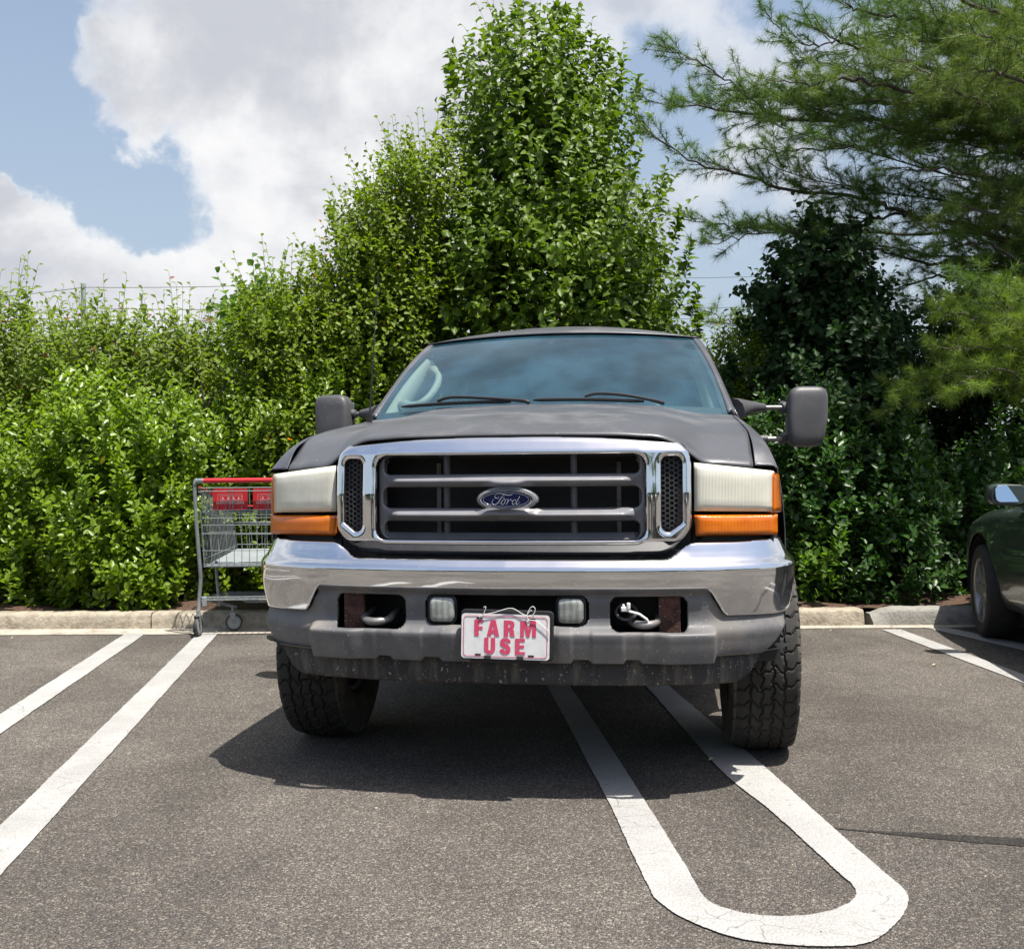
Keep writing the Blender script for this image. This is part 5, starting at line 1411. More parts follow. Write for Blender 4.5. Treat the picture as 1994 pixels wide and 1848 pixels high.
# --- right side, pine shade put into darker leaf colours
GR = 'shaded evergreen shrubs along the right kerb'
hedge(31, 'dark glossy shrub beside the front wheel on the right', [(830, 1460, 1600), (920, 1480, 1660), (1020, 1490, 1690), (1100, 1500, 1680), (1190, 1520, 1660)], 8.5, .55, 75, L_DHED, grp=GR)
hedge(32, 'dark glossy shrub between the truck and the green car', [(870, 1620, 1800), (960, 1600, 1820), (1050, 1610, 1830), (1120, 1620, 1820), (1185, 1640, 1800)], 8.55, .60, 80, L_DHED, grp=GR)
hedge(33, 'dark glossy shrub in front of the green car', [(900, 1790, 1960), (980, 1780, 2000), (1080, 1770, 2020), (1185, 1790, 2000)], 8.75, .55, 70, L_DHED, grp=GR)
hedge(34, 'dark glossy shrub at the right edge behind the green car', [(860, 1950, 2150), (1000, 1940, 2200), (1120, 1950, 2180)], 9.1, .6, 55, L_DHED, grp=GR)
hedge(35, 'small brighter shrub seedling low at the kerb by the front wheel', [(1080, 1545, 1640), (1165, 1535, 1650)], 8.02, .18, 12, L_ROUND, r=.12, ln=.13, grp=None, trunk=False, dens=14)
hedge(36, 'yellow-green bush lit by the sun behind the right wing mirror', [(700, 1390, 1480), (780, 1400, 1530), (850, 1410, 1550), (900, 1420, 1540)], 9.6, .4, 40, L_YEL, grp=None, LL=.05, LW=.032, r=.22, dens=26)
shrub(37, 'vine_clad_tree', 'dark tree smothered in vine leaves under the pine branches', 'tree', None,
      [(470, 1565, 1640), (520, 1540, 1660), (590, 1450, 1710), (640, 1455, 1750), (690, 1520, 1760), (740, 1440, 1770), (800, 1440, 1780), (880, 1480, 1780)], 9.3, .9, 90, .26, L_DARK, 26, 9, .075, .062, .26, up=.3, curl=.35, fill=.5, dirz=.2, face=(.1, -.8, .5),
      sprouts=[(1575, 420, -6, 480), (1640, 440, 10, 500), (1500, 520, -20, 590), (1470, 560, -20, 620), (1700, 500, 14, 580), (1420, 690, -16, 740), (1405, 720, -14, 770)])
# --- dark mass further back so that no bare horizon shows
BG = 'dense shrubs in the back row'
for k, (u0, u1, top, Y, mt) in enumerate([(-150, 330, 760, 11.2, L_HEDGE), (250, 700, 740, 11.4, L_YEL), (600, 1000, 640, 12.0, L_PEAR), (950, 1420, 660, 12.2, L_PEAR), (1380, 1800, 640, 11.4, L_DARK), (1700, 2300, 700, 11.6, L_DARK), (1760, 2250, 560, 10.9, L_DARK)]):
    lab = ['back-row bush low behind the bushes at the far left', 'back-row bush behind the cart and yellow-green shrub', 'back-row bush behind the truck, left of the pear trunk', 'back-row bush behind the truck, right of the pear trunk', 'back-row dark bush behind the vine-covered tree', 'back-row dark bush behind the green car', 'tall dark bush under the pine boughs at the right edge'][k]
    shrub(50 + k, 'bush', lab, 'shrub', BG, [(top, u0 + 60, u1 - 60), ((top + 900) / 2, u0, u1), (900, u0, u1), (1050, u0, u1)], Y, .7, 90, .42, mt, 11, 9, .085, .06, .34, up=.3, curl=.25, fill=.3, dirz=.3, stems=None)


# --- white pine on the right: boughs traced at their own depths
class Pine:
    def __init__(s, seed): s.rng = np.random.RandomState(seed); s.b = MB(); s.tufts = []   # (pos, dir, len, tone)
    def twig(s, p, d, L, r, depth, tone):
        rng = s.rng; n = max(2, int(L / .07)); P = [Vector(p)]; d = Vector(d).normalized()
        for k in range(n):
            d = (d + Vector(rng.normal(0, .11, 3)) + Vector((0, 0, .045))).normalized(); P.append(P[-1] + d * (L / n))
        s.b.tube(P, list(np.linspace(r, .0016, len(P))), 4, cap=False)
        for k in range(1, len(P)):
            q = k / n
            if depth > 0 and q > .12 and rng.uniform() < .80:
                side = d.cross(Vector((0, 0, 1))).normalized() * (1 if k % 2 else -1); dd = (P[k] - P[k - 1]).normalized()
                nd = dd * .75 + side * rng.uniform(.4, .95) + Vector(rng.normal(0, .28, 3))
                s.twig(P[k], nd, L * (.62 - .3 * q) * rng.uniform(.5, 1.1), r * .5, depth - 1, tone)
            if q > (.30 if depth else .10): s.tufts.append((P[k], (P[k] - P[k - 1]).normalized(), tone))
        s.tufts.append((P[-1], d, tone))
    def bough(s, pts, r0, r1, tone=0, L=.5, step=.085, start=.12, depth=2):
        rng = s.rng; P = smooth3(pts, 6); ln = np.r_[0, np.cumsum(np.linalg.norm(np.diff(P, axis=0), axis=1))]
        P = P + np.concatenate([np.zeros((1, 3)), rng.normal(0, .012, (len(P) - 1, 3))]); s.b.tube(P, list(np.linspace(r0 * .62, r1, len(P))), 7)
        x = ln[-1] * start; k = 0
        while x < ln[-1]:
            p = np.array([np.interp(x, ln, P[:, i]) for i in range(3)]); e = np.array([np.interp(min(x + .05, ln[-1]), ln, P[:, i]) for i in range(3)]); t = Vector(e - p)
            if t.length < 1e-5: t = Vector(P[-1] - P[-2])
            t.normalize(); q = x / ln[-1]
            for sg in ((1, -1) if rng.uniform() < .6 else ((1,) if k % 2 else (-1,))):
                side = t.cross(Vector((0, 0, 1))).normalized() * sg; upv = Vector((0, 0, 1)) * rng.uniform(-.35, .75)
                nd = t * rng.uniform(.5, 1.0) + side * rng.uniform(.25, 1.0) + upv
                s.twig(p, nd, L * (1.15 - .55 * q) * rng.uniform(.55, 1.15), .0052 * (1.2 - .6 * q), depth - 1, tone)
            x += step * rng.uniform(.6, 1.4); k += 1
        s.twig(P[-1], Vector(P[-1] - P[-2]), L * .5, .005, 1, tone)
    def finish(s, root, mats, nn=22, NL=.095, w=.0034):
        s.b.build('boughs', M_BARKP, root, angle=180)
        for tone, m in mats.items():
            T = [t for t in s.tufts if t[2] == tone]
            if not T: continue
            rng = s.rng; n = len(T); P = np.array([t[0] for t in T]); D = unit(np.array([t[1] for t in T]))
            P = P[:, None, :] - D[:, None, :] * rng.uniform(0, .05, (n, nn, 1)); R = unit(rng.normal(0, 1, (n, nn, 3)))
            dd = unit(D[:, None, :] * rng.uniform(.35, 1.2, (n, nn, 1)) + R * .85); ln = NL * rng.uniform(.7, 1.15, (n, nn, 1))
            sd = unit(np.cross(dd, rng.normal(0, 1, (n, nn, 3)))) * w * .5
            V = np.stack([P - sd, P + sd, P + dd * ln - np.array([0, 0, .008])], 2).reshape(-1, 3); F = np.arange(len(V)).reshape(-1, 3)
            rv = np.clip(np.repeat(rng.uniform(0, .6, n), nn) + rng.uniform(0, .35, n * nn), 0, .93)
            fan_mesh('needles', V, F, rv, m, root)


def cp(x, y): return 1186.6 + x * .473, y * .473
def A(x, y, Y): u, v = cp(x, y); return at(u, v, Y)
PB = np.array([6.4, 10.2, .13])
pine = Pine(77)
TRK = lambda z: Vector((6.4, 10.2, z))
B = [
    ([TRK(3.2), A(1700, 600, 9.6), A(1300, 545, 9.3), A(1150, 500, 9.2), A(760, 500, 9.0), A(480, 455, 8.9), A(230, 440, 8.8)], .045, .006, 0, .50),
    ([A(760, 500, 9.0), A(650, 460, 8.95), A(560, 390, 8.9), A(430, 300, 8.8), A(330, 240, 8.8), A(230, 215, 8.7)], .016, .004, 0, .36),
    ([TRK(2.7), A(1500, 940, 9.5), A(1300, 900, 9.3), A(1180, 870, 9.2), A(1030, 820, 9.1), A(700, 770, 9.0), A(500, 710, 8.9), A(350, 670, 8.8), A(180, 560, 8.7)], .042, .005, 0, .40),
    ([A(1200, 880, 9.2), A(1050, 915, 9.1), A(850, 950, 9.0), A(600, 970, 8.9), A(420, 1000, 8.8)], .022, .004, 0, .34),
    ([A(1500, 570, 9.3), A(1250, 585, 9.6), A(1100, 600, 9.8), A(900, 612, 9.9), A(700, 625, 10.0), A(520, 600, 10.1)], .026, .004, 0, .38),
    ([TRK(2.1), A(1700, 1040, 9.8), A(1550, 1080, 9.7), A(1360, 1085, 9.6), A(1150, 1040, 9.5), A(980, 1000, 9.4)], .045, .006, 0, .34),
    ([TRK(1.9), A(1700, 1130, 9.9), A(1480, 1130, 10.0), A(1300, 1150, 10.1), A(1130, 1200, 10.2)], .035, .005, 0, .34),
    ([TRK(2.4), A(1650, 1000, 10.5), A(1200, 960, 10.8), A(620, 945, 10.9), A(480, 930, 10.9), A(310, 900, 10.9)], .035, .004, 0, .36),
    ([TRK(1.5), A(1500, 1370, 10.8), A(860, 1390, 10.8), A(640, 1375, 10.8), A(520, 1340, 10.8), A(420, 1290, 10.7)], .03, .004, 1, .34),
    ([TRK(4.3), A(1500, 330, 9.2), A(1300, 280, 9.0), A(1100, 220, 8.9), A(950, 170, 8.8), A(830, 110, 8.7)], .04, .005, 0, .50),
    ([TRK(4.0), A(1500, 420, 8.8), A(1250, 380, 8.6), A(1000, 330, 8.5), A(830, 350, 8.5), A(700, 330, 8.4)], .04, .005, 2, .50),
    ([TRK(4.8), A(1500, 150, 9.2), A(1250, 80, 9.1), A(1050, 60, 9.0), A(950, -10, 9.0)], .035, .005, 0, .50),
    ([A(950, 170, 8.8), A(860, 190, 8.7), A(740, 170, 8.7), A(660, 80, 8.6)], .012, .004, 0, .30),
    ([TRK(3.9), A(1650, 470, 8.4), A(1500, 420, 8.0), A(1350, 330, 7.8), A(1200, 250, 7.7)], .035, .005, 2, .50),
    ([TRK(5.2), A(1600, 60, 8.6), A(1400, -40, 8.3), A(1200, -60, 8.2)], .035, .005, 0, .50),
    ([TRK(3.4), A(1700, 760, 9.0), A(1500, 720, 8.7), A(1350, 700, 8.6), A(1200, 690, 8.5)], .035, .004, 0, .36),
    ([TRK(3.0), A(1700, 900, 8.9), A(1600, 880, 8.6), A(1450, 850, 8.5), A(1350, 880, 8.4)], .03, .004, 2, .34),
    ([TRK(3.7), A(1700, 250, 7.9), A(1600, 180, 7.6), A(1500, 120, 7.5)], .03, .004, 2, .45),
    ([TRK(4.6), A(1600, 230, 9.9), A(1350, 180, 10.1), A(1100, 130, 10.2), A(1000, 250, 10.2)], .035, .005, 0, .50),
    ([TRK(3.6), A(1500, 470, 10.2), A(1200, 440, 10.3), A(1000, 420, 10.4), A(600, 400, 10.4), A(450, 420, 10.4)], .035, .005, 0, .42),
]
B += [
    ([TRK(4.4), A(1600, 420, 9.0), A(1350, 430, 8.9), A(1150, 420, 8.9), A(950, 430, 8.8), A(700, 420, 8.8)], .03, .004, 0, .5),
    ([TRK(4.5), A(1600, 330, 8.6), A(1450, 200, 8.4), A(1330, 60, 8.3)], .03, .004, 2, .5),
    ([TRK(4.2), A(1650, 520, 9.2), A(1450, 500, 8.9), A(1280, 460, 8.6)], .03, .004, 2, .45),
    ([TRK(4.9), A(1650, 130, 9.8), A(1400, 100, 9.9), A(1150, 20, 9.9)], .03, .004, 0, .5),
    ([A(1300, 280, 9.0), A(1150, 330, 8.9), A(1020, 290, 8.9), A(880, 260, 8.9), A(760, 240, 8.9)], .014, .004, 0, .4),
    ([TRK(4.4), A(1700, 330, 8.0), A(1600, 300, 7.7), A(1480, 280, 7.6)], .03, .004, 2, .5),
    ([TRK(3.6), A(1700, 640, 9.9), A(1500, 650, 10.2), A(1300, 640, 10.4)], .03, .004, 0, .4),
    ([TRK(3.0), A(1650, 830, 10.4), A(1450, 800, 10.6), A(1300, 820, 10.7)], .03, .004, 0, .34),
    ([TRK(2.0), A(1690, 1180, 9.3), A(1500, 1200, 9.2), A(1330, 1230, 9.1), A(1200, 1250, 9.1)], .028, .004, 0, .36),
    ([TRK(2.2), A(1690, 1080, 8.9), A(1560, 1000, 8.8), A(1400, 1010, 8.7), A(1250, 1030, 8.7)], .028, .004, 0, .34),
    ([TRK(2.5), A(1680, 960, 9.2), A(1550, 960, 9.0), A(1400, 950, 8.9), A(1320, 930, 8.8)], .028, .004, 2, .34),
]
rng = np.random.RandomState(15)
for k in range(13):      # finer boughs filling the airy layers, seen from the car park
    z = rng.uniform(2.0, 5.0); a = rng.uniform(PI * .93, PI * 1.28); Lb = rng.uniform(2.0, 4.6); p0 = TRK(z)
    mid = p0 + Vector((math.cos(a) * Lb * .5, math.sin(a) * Lb * .5, rng.uniform(.0, .3))); tip = p0 + Vector((math.cos(a) * Lb, math.sin(a) * Lb, rng.uniform(-.1, .5)))
    B.append(([p0, mid, tip], .024, .004, int(rng.choice([0, 0, 2])), .42))
for pts, r0, r1, tone, L in B:
    pine.bough([np.array(p) - PB for p in pts], r0, r1, tone, L)
# boughs above and beside the frame that shade the shrubs below
rng = np.random.RandomState(5)
for k in range(16):
    z = rng.uniform(3.6, 6.2); a = rng.uniform(PI * .80, PI * 1.5); L = rng.uniform(2.2, 3.8)
    p0 = TRK(z); p1 = p0 + Vector((math.cos(a) * L * .5, math.sin(a) * L * .5, .25)); p2 = p0 + Vector((math.cos(a) * L, math.sin(a) * L, .2))
    if z < 4.5: continue
    pine.bough([np.array(p) - PB for p in (p0, p1, p2)], .035, .005, 0, .55, step=.16)
pt = thing('pine_tree', 'large white pine reaching in from the right with long airy needle boughs', 'tree', tuple(PB))
tb = MB(); tb.tube(smooth3([(0, 0, -.2), (.03, 0, 2.0), (-.04, .05, 4.2), (0, 0, 7.6)], 6), list(np.linspace(.19, .04, 19)), 14); tb.build('trunk', M_BARKP, pt)
pine.finish(pt, {0: L_PINE, 1: L_PINEY, 2: leaf_mat('pine_needle_lit_tone', (0.100, 0.165, 0.034), (0.150, 0.210, 0.042), (0.125, 0.185, 0.034), .55, .25)}, nn=15)  # sunlit look of some boughs put into a paler needle colour
# young pine at lower right with pale new growth
yp = Pine(78); YB = np.array([4.9, 8.9, .13])
T2 = lambda z: Vector((4.9, 8.9, z))
for pts in ([T2(1.5), A(1700, 1500, 8.5), A(1500, 1500, 8.3), A(1350, 1560, 8.2), A(1190, 1600, 8.1)], [T2(1.9), A(1700, 1400, 8.4), A(1550, 1330, 8.2), A(1450, 1290, 8.1), A(1370, 1280, 8.0)],
            [T2(1.7), A(1700, 1450, 8.2), A(1550, 1440, 8.0), A(1400, 1430, 7.9)], [T2(2.1), A(1700, 1300, 8.3), A(1640, 1250, 8.2), A(1600, 1220, 8.1)], [T2(1.3), A(1700, 1590, 8.4), A(1500, 1610, 8.2), A(1330, 1640, 8.1), A(1200, 1680, 8.1)],
            [T2(2.3), A(1707, 1230, 8.3), A(1707, 1180, 8.2)], [T2(1.6), A(1650, 1540, 7.9), A(1500, 1560, 7.8), A(1400, 1600, 7.8)], [T2(2.0), T2(2.6) + Vector((.3, -.3, 0))], [T2(1.8), A(1707, 1330, 7.9), A(1620, 1350, 7.8)]):
    yp.bough([np.array(p) - YB for p in pts], .018, .004, 1, .34, step=.085, start=.25)
yt = thing('pine_sapling', 'young pine with pale yellow-green needles at the right edge above the green car', 'tree', tuple(YB))
tb = MB(); tb.tube(smooth3([(0, 0, -.1), (.02, 0, 1.2), (0, 0, 2.6)], 5), list(np.linspace(.06, .012, 11)), 10); tb.build('trunk', M_BARKP, yt)
yp.finish(yt, {1: L_PINEY}, nn=18)
# ---------------------------------------------------------------- power pole and lines, far behind the hedge
M_POLE = pmat('galvanised', (0.30, 0.32, 0.34), .6, var=.1)
pp = at(165, 900, 60)
po = thing('power_pole', 'thin grey power pole standing far behind the left bushes', 'pole', (pp.x, 60, 0))
top = at(165, 553, 60).z
MB().tube([(0, 0, 0), (0, 0, top)], [.19, .135], 12).build('shaft', M_POLE, po)
LAB = ['topmost thin power line in the sky left of the trees', 'power line at the height of the left bush tips', 'lower power line in the sky behind the left bushes', 'lowest power line just above the left bushes']
for k, (v0, v1, v2) in enumerate([(560, 545, 520), (600, 596, 590), (622, 617, 612), (655, 654, 652)]):
    a, b, c, d = at(-900, v0 + 60, 42), at(165, v0, 60), at(700, v1, 72), at(2400, v2 - 20, 90)
    P = []
    for (p, q, sag) in ((a, b, .8), (b, c, .35), (c, d, 1.2)):
        for i in range(12): t = i / 12; P.append(p.lerp(q, t) - Vector((0, 0, sag * 4 * t * (1 - t) * .5)))
    o = MB().tube(P, .016, 4, cap=False).build('power_line', M_DARK, None, angle=180); tag(o, LAB[k], 'cable', 'power lines')

# ---------------------------------------------------------------- shopping cart
M_CART = pmat('cart_wire', (0.26, 0.29, 0.30), .35, metal=.35, var=.12, vscale=20, dirt=(.14, .14, .13), dscale=30, damt=.4)
M_RED = pmat('red_plastic', (0.52, 0.018, 0.026), .38, var=.06, vscale=15)
M_FLOOR = pmat('cart_tray', (0.27, 0.30, 0.31), .5, var=.08)
M_PRINT = pmat('print_white', (0.72, 0.55, 0.54), .5)
M_CAST = pmat('caster_rubber', (0.035, 0.035, 0.035), .6)
CR = thing('shopping_cart', 'grey wire warehouse shopping cart with red handle and red seat flaps, left against the kerb', 'shopping cart', (-1.86, 7.40, 0), 0.03)
# local frame: x right, y away from the camera, z up; handle end at y=0
hw, hz_ = .362, 1.095
WR_ = .0030
def T(b, a, c, r=WR_, n=5): b.tube([a, c], r, n, cap=False)
b = MB()
for sg in (-1, 1):
    b.tube(smooth3([(sg * (hw - .02), -.0, hz_ + .005), (sg * (hw + .005), .0, hz_ - .02), (sg * (hw + .002), .01, .85), (sg * (hw - .02), .02, .49), (sg * (hw - .022), .03, .40), (sg * (hw - .012), .03, .27), (sg * (hw - .012), .0, .14)], 5), .0135, 10)
    b.tube(smooth3([(sg * (hw - .02), .03, .27), (sg * (hw - .085), .25, .21), (sg * .15, .30, .165)], 4), .0125, 10)
    b.tube(smooth3([(sg * (hw - .10), .16, .52), (sg * (hw - .105), .15, .40), (sg * (hw - .13), .12, .20)], 4), .011, 8)
b.build('frame', M_CART, CR)
b = MB(); b.tube([(-hw + .055, 0, hz_), (hw - .055, 0, hz_)], .0175, 14); b.build('handle', M_RED, CR)
for sg in (-1, 1): MB().tube([(sg * (hw - .058), 0, hz_), (sg * (hw - .008), 0, hz_ - .002), (sg * (hw + .004), .0, hz_ - .025)], [.0185, .0185, .017], 12).build('handle_end', M_CART, CR)
# basket corner points, handle end and front end
x0, x1 = hw - .012, .305; y0, y1 = .035, .86; zb0, zb1, zt0, zt1 = .485, .545, 1.055, .885
def side(sg, f, z): # f 0..1 along length
    zt = zt0 + (zt1 - zt0) * f; zb = zb0 + (zb1 - zb0) * f; x = x0 + (x1 - x0) * f
    return (sg * (x - .035 * (1 - z)), y0 + (y1 - y0) * f, zb + (zt - zb) * z)
for sg in (-1, 1):
    b = MB()
    for i in range(25):
        f = i / 24; T(b, side(sg, f, 0), side(sg, f, 1), .0024)
    for z in (0, .10, .42, .68, .86): T(b, side(sg, 0, z), side(sg, 1, z), .003 if z else .005)
    b.build('side_grid', M_CART, CR, angle=180)
    MB().tube([side(sg, .03, 1.0), side(sg, 1, 1.0)], .0075, 8).build('top_rail', M_RED, CR)
b = MB()
for i in range(15):
    f = i / 14 * 2 - 1; T(b, (f * (x1 - .035), y1, zb1), (f * x1, y1, zt1), .0024)
for z in (0, .12, .35, .6, .8): 
    T(b, side(-1, 1, z), side(1, 1, z), .003)
b.tube([side(-1, 1, .62), side(1, 1, .62)], .008, 6)
b.build('front_grid', M_CART, CR, angle=180)
MB().tube([side(-1, 1, 1), side(1, 1, 1)], .0075, 8).build('top_rail', M_RED, CR)
# hinged rear gate facing the camera
b = MB(); gx = x0 - .01
for i in range(13):
    f = i / 12 * 2 - 1; T(b, (f * (gx - .025), y0 + .005, zb0), (f * gx, y0 + .03, zt0 - .14), .0027)
for z in (.49, .505, .60, .72, .78, .83): T(b, (-gx + .01, y0 + .01, z), (gx - .01, y0 + .01, z), .003)
for xx in (-.30, -.28, -.14, -.12, .0, .13, .15, .28, .30): T(b, (xx, y0 + .03, .875), (xx, y0 + .02, zt0 - .015), .0032)
for z in (zt0 - .012, zt0 - .036, .885, .870): T(b, (-gx, y0 + .02, z), (gx, y0 + .02, z), .0042)
b.build('rear_gate', M_CART, CR, angle=180)
b = MB(); b.box((-gx + .03, y0 + .01, zb0 - .002), (gx - .03, y0 + .02, zb0 + .012)); b.hexa([(-x0 + .035, y0 + .01, zb0), (x0 - .035, y0 + .01, zb0), (x1 - .03, y1, zb1), (-x1 + .03, y1, zb1), (-x0 + .035, y0 + .01, zb0 + .006), (x0 - .035, y0 + .01, zb0 + .006), (x1 - .03, y1, zb1 + .006), (-x1 + .03, y1, zb1 + .006)])
b.build('tray', M_FLOOR, CR, smooth=False)
# two red leg-hole flaps with print
for cxx in (-.141, .141):
    fl = MB(); 
    poly = rr_poly(.122, .078, .014, 5); n = len(poly)
    V = [(cxx + x, y0 + .048, .960 + z) for x, z in poly] + [(cxx + x, y0 + .056, .960 + z) for x, z in poly]
    fl.add(V, [tuple(range(n)), tuple(range(2 * n - 1, n - 1, -1))] + [(i, i + n, (i + 1) % n + n, (i + 1) % n) for i in range(n)])
    fo = fl.build('seat_flap', M_RED, CR, smooth=False); fixnormals(fo)
    text_mesh('lettering', 'COSTCO WHOLESALE', .0245, .0003, M_PRINT, fo, (cxx, y0 + .0470, .929), (PI / 2, 0, 0), xs=.80, bold=.0007)
    def rc(x0_, z0_, x1_, z1_, w_=.0010):
        return [[(x0_, z0_), (x1_, z0_), (x1_, z1_), (x0_, z1_)], [(x0_ + w_, z0_ + w_), (x1_ - w_, z0_ + w_), (x1_ - w_, z1_ - w_), (x0_ + w_, z1_ - w_)]]
    flat_shape('print_frame', rc(-.088, -.012, .086, .036, .0014), .0003, M_PRINT, fo, (cxx, y0 + .0472, .960))
    flat_shape('print_frame', rc(-.070, -.008, .080, .026, .0012), .0003, M_PRINT, fo, (cxx, y0 + .0472, .960))
    pg = MB()
    for q, xx in enumerate((-.052, -.014, .024, .060)):
        z0_ = .960 + .004; X = cxx + xx; Y_ = y0 + .0468
        pg.box((X - .003, Y_, z0_), (X + .003, Y_ + .001, z0_ + .010)); pg.box((X - .0018, Y_ - .0003, z0_ + .0105), (X + .0018, Y_ + .0008, z0_ + .0145)); pg.box((X - .006, Y_ + .0002, z0_ + .0055), (X + .006, Y_ + .0009, z0_ + .0085)); pg.box((X - .012, Y_, z0_ - .0065), (X + .012, Y_ + .001, z0_ - .0035))
    pg.build('pictogram', M_PRINT, fo, smooth=False)
# lower rack
b = MB()
for sg in (-1, 1): T(b, (sg * .33, .02, .275), (sg * .27, .50, .26), .005, 6)
for z in (.275, .255): T(b, (-.335, .02, z), (.335, .02, z), .0045, 6)
for y in (.10, .18, .26, .34, .42, .50): T(b, (-.31, y, .255), (.31, y, .255), .003)
for i in range(14): T(b, (-.30 + .046 * i, .02, .258), (-.26 + .040 * i, .50, .25), .0025)
T(b, (-.09, .30, .255), (-.09, .30, .205), .007, 6); T(b, (.12, .30, .255), (.12, .30, .205), .007, 6); T(b, (-.09, .30, .205), (.12, .30, .205), .008, 6)
b.build('lower_rack', M_CART, CR, angle=180)
b = MB(); b.box((-.325, .005, .215), (-.295, .03, .275)); b.build('rack_clip', M_FLOOR, CR, bevel=.002)
for (xx, yy, rot, R_) in ((-.352, .0, 1.50, .066), (.352, .0, 1.50, .066), (-.150, .205, .15, .060), (.150, .205, .3, .060)):
    w_ = bpy.data.objects.new('caster', None); COL.objects.link(w_); w_.parent = CR; w_.location = (xx, yy, .006 if yy < .1 else .012); w_.rotation_euler = (0, 0, rot)
    # wheel axis along local y
    b = MB(); b.lathe([(-.013, R_ - .012), (-.015, R_ - .004), (-.010, R_), (.010, R_), (.015, R_ - .004), (.013, R_ - .012), (-.013, R_ - .012)], 28, 'y', (0, 0, R_)); b.build('wheel', M_CAST, w_, angle=60)
    b = MB(); b.lathe([(-.012, .001), (-.012, R_ - .022), (-.007, R_ - .018), (-.010, R_ - .012), (.010, R_ - .012), (.007, R_ - .018), (.012, R_ - .022), (.012, .001)], 24, 'y', (0, 0, R_)); b.build('hub', M_FLOOR, w_)
    b = MB()
    for sg in (-1, 1): b.hexa([(-.012, sg * .018 - .0015, R_ - .01), (.012, sg * .018 - .0015, R_ - .01), (.012, sg * .018 + .0015, R_ - .01), (-.012, sg * .018 + .0015, R_ - .01), (-.030, sg * .018 - .0015, R_ * 2 + .012), (.012, sg * .018 - .0015, R_ * 2 + .012), (.012, sg * .018 + .0015, R_ * 2 + .012), (-.030, sg * .018 + .0015, R_ * 2 + .012)])
    b.box((-.030, -.0195, R_ * 2 + .010), (.012, .0195, R_ * 2 + .016)); b.tube([(-.008, 0, R_ * 2 + .012), (-.008, 0, R_ * 2 + .05)], .010, 8); b.tube([(0, -.022, R_), (0, .022, R_)], .006, 6)
    fixnormals(b.build('fork', M_CART, w_, smooth=False, bevel=.0008))

# ---------------------------------------------------------------- green saloon at the right edge, nose to the kerb
M_CARG = pmat('dark_green_car_paint', (0.034, 0.050, 0.040), .26, var=.1, vscale=4, coat=.7, dirt=(.06, .065, .05), dscale=2.5, damt=.3)
CG = thing('parked_car', 'dark green saloon car cut off by the right edge, nose to the kerb', 'car', (3.055, 6.33, 0), -0.13)
# local: x=0 left flank, +x to the right side; y forward (nose), origin level with the door mirror
WID = 1.76; NOSE = 1.70; TAIL = -2.9; FW = .80; RW = -1.88; CRD = .315
def hwid(y): # half width
    return cat(y, [TAIL, -2.75, -2.3, -1.2, 0, .7, 1.05, 1.35, 1.56, NOSE], [.70, .80, .87, .88, .88, .89, .87, .80, .68, .42])
def ztop_(y): return cat(y, [TAIL, -2.7, -2.1, -1.0, 0, .45, .95, 1.3, 1.56, NOSE], [.78, .90, .93, .92, .905, .885, .83, .76, .68, .60])
def carx(y, t): # t 0 top edge .. 1 sill ; returns half width, z
    zt = ztop_(y); z = zt + (.24 - zt) * t
    f = cat(t, [0, .06, .15, .3, .5, .75, .92, 1.0], [.90, .955, .985, 1.0, 1.005, .985, .955, .92])
    return hwid(y) * f, z
for sg in (-1, 1):
    def s_(y, t, sg=sg):
        x, z = carx(y, t); return WID / 2 + sg * x, y, z
    def d_(y, t):
        x, z = carx(y, t); k = np.minimum(np.hypot(y - FW, z - .33) - .375, np.hypot(y - RW, z - .33) - .375)
        return np.minimum(k, np.minimum(y - TAIL, NOSE - y)) * 1.0
    cutgrid('body_side', np.linspace(TAIL - .005, NOSE + .005, 300), np.linspace(0, 1, 50), s_, d_, .016, M_CARG, CG, flip=(sg > 0), angle=180, solid=.01)
    for yc in (FW, RW):
        b = MB(); V = []
        for k in range(25):
            a = PI * (-.05 + 1.1 * k / 24); V += [(WID / 2 + sg * .60, yc + .372 * math.cos(a), .33 + .372 * math.sin(a)), (WID / 2 + sg * .855, yc + .372 * math.cos(a), .33 + .372 * math.sin(a))]
        b.add(V, [(2 * k, 2 * k + 1, 2 * k + 3, 2 * k + 2) for k in range(24)])
        b.build('wheel_arch_liner', M_BLACK, CG, angle=180)
yy = np.linspace(TAIL, NOSE, 90); aa = np.linspace(-1, 1, 25)
P = np.zeros((25, 90, 3))
for i, a in enumerate(aa):
    for j, y in enumerate(yy): P[i, j] = (WID / 2 + a * float(hwid(y)) * .90, y, float(ztop_(y)) + .035 * (1 - a * a))
hd = grid('bonnet_and_deck', P, M_CARG, CG, angle=180)
for nm, y, f in (('front_end', NOSE - .01, 1), ('rear_end', TAIL + .01, -1)):
    tt_ = np.linspace(0, 1, 14); xs_, zs_ = carx(np.full(14, y), tt_); poly = [(WID / 2 + float(x), float(z)) for x, z in zip(xs_, zs_)] + [(WID / 2 - float(x), float(z)) for x, z in zip(xs_[::-1], zs_[::-1])]
    fixnormals(MB().prism(poly, y - .012, y + .012).build(nm, M_CARG, CG, smooth=False))
    if f < 0:
        for sg in (-1, 1): b = MB(); b.box((WID / 2 + sg * .52 - .13, y - .03, .58), (WID / 2 + sg * .52 + .13, y, .70)); b.build('tail_light', M_RED, CG, bevel=.01)
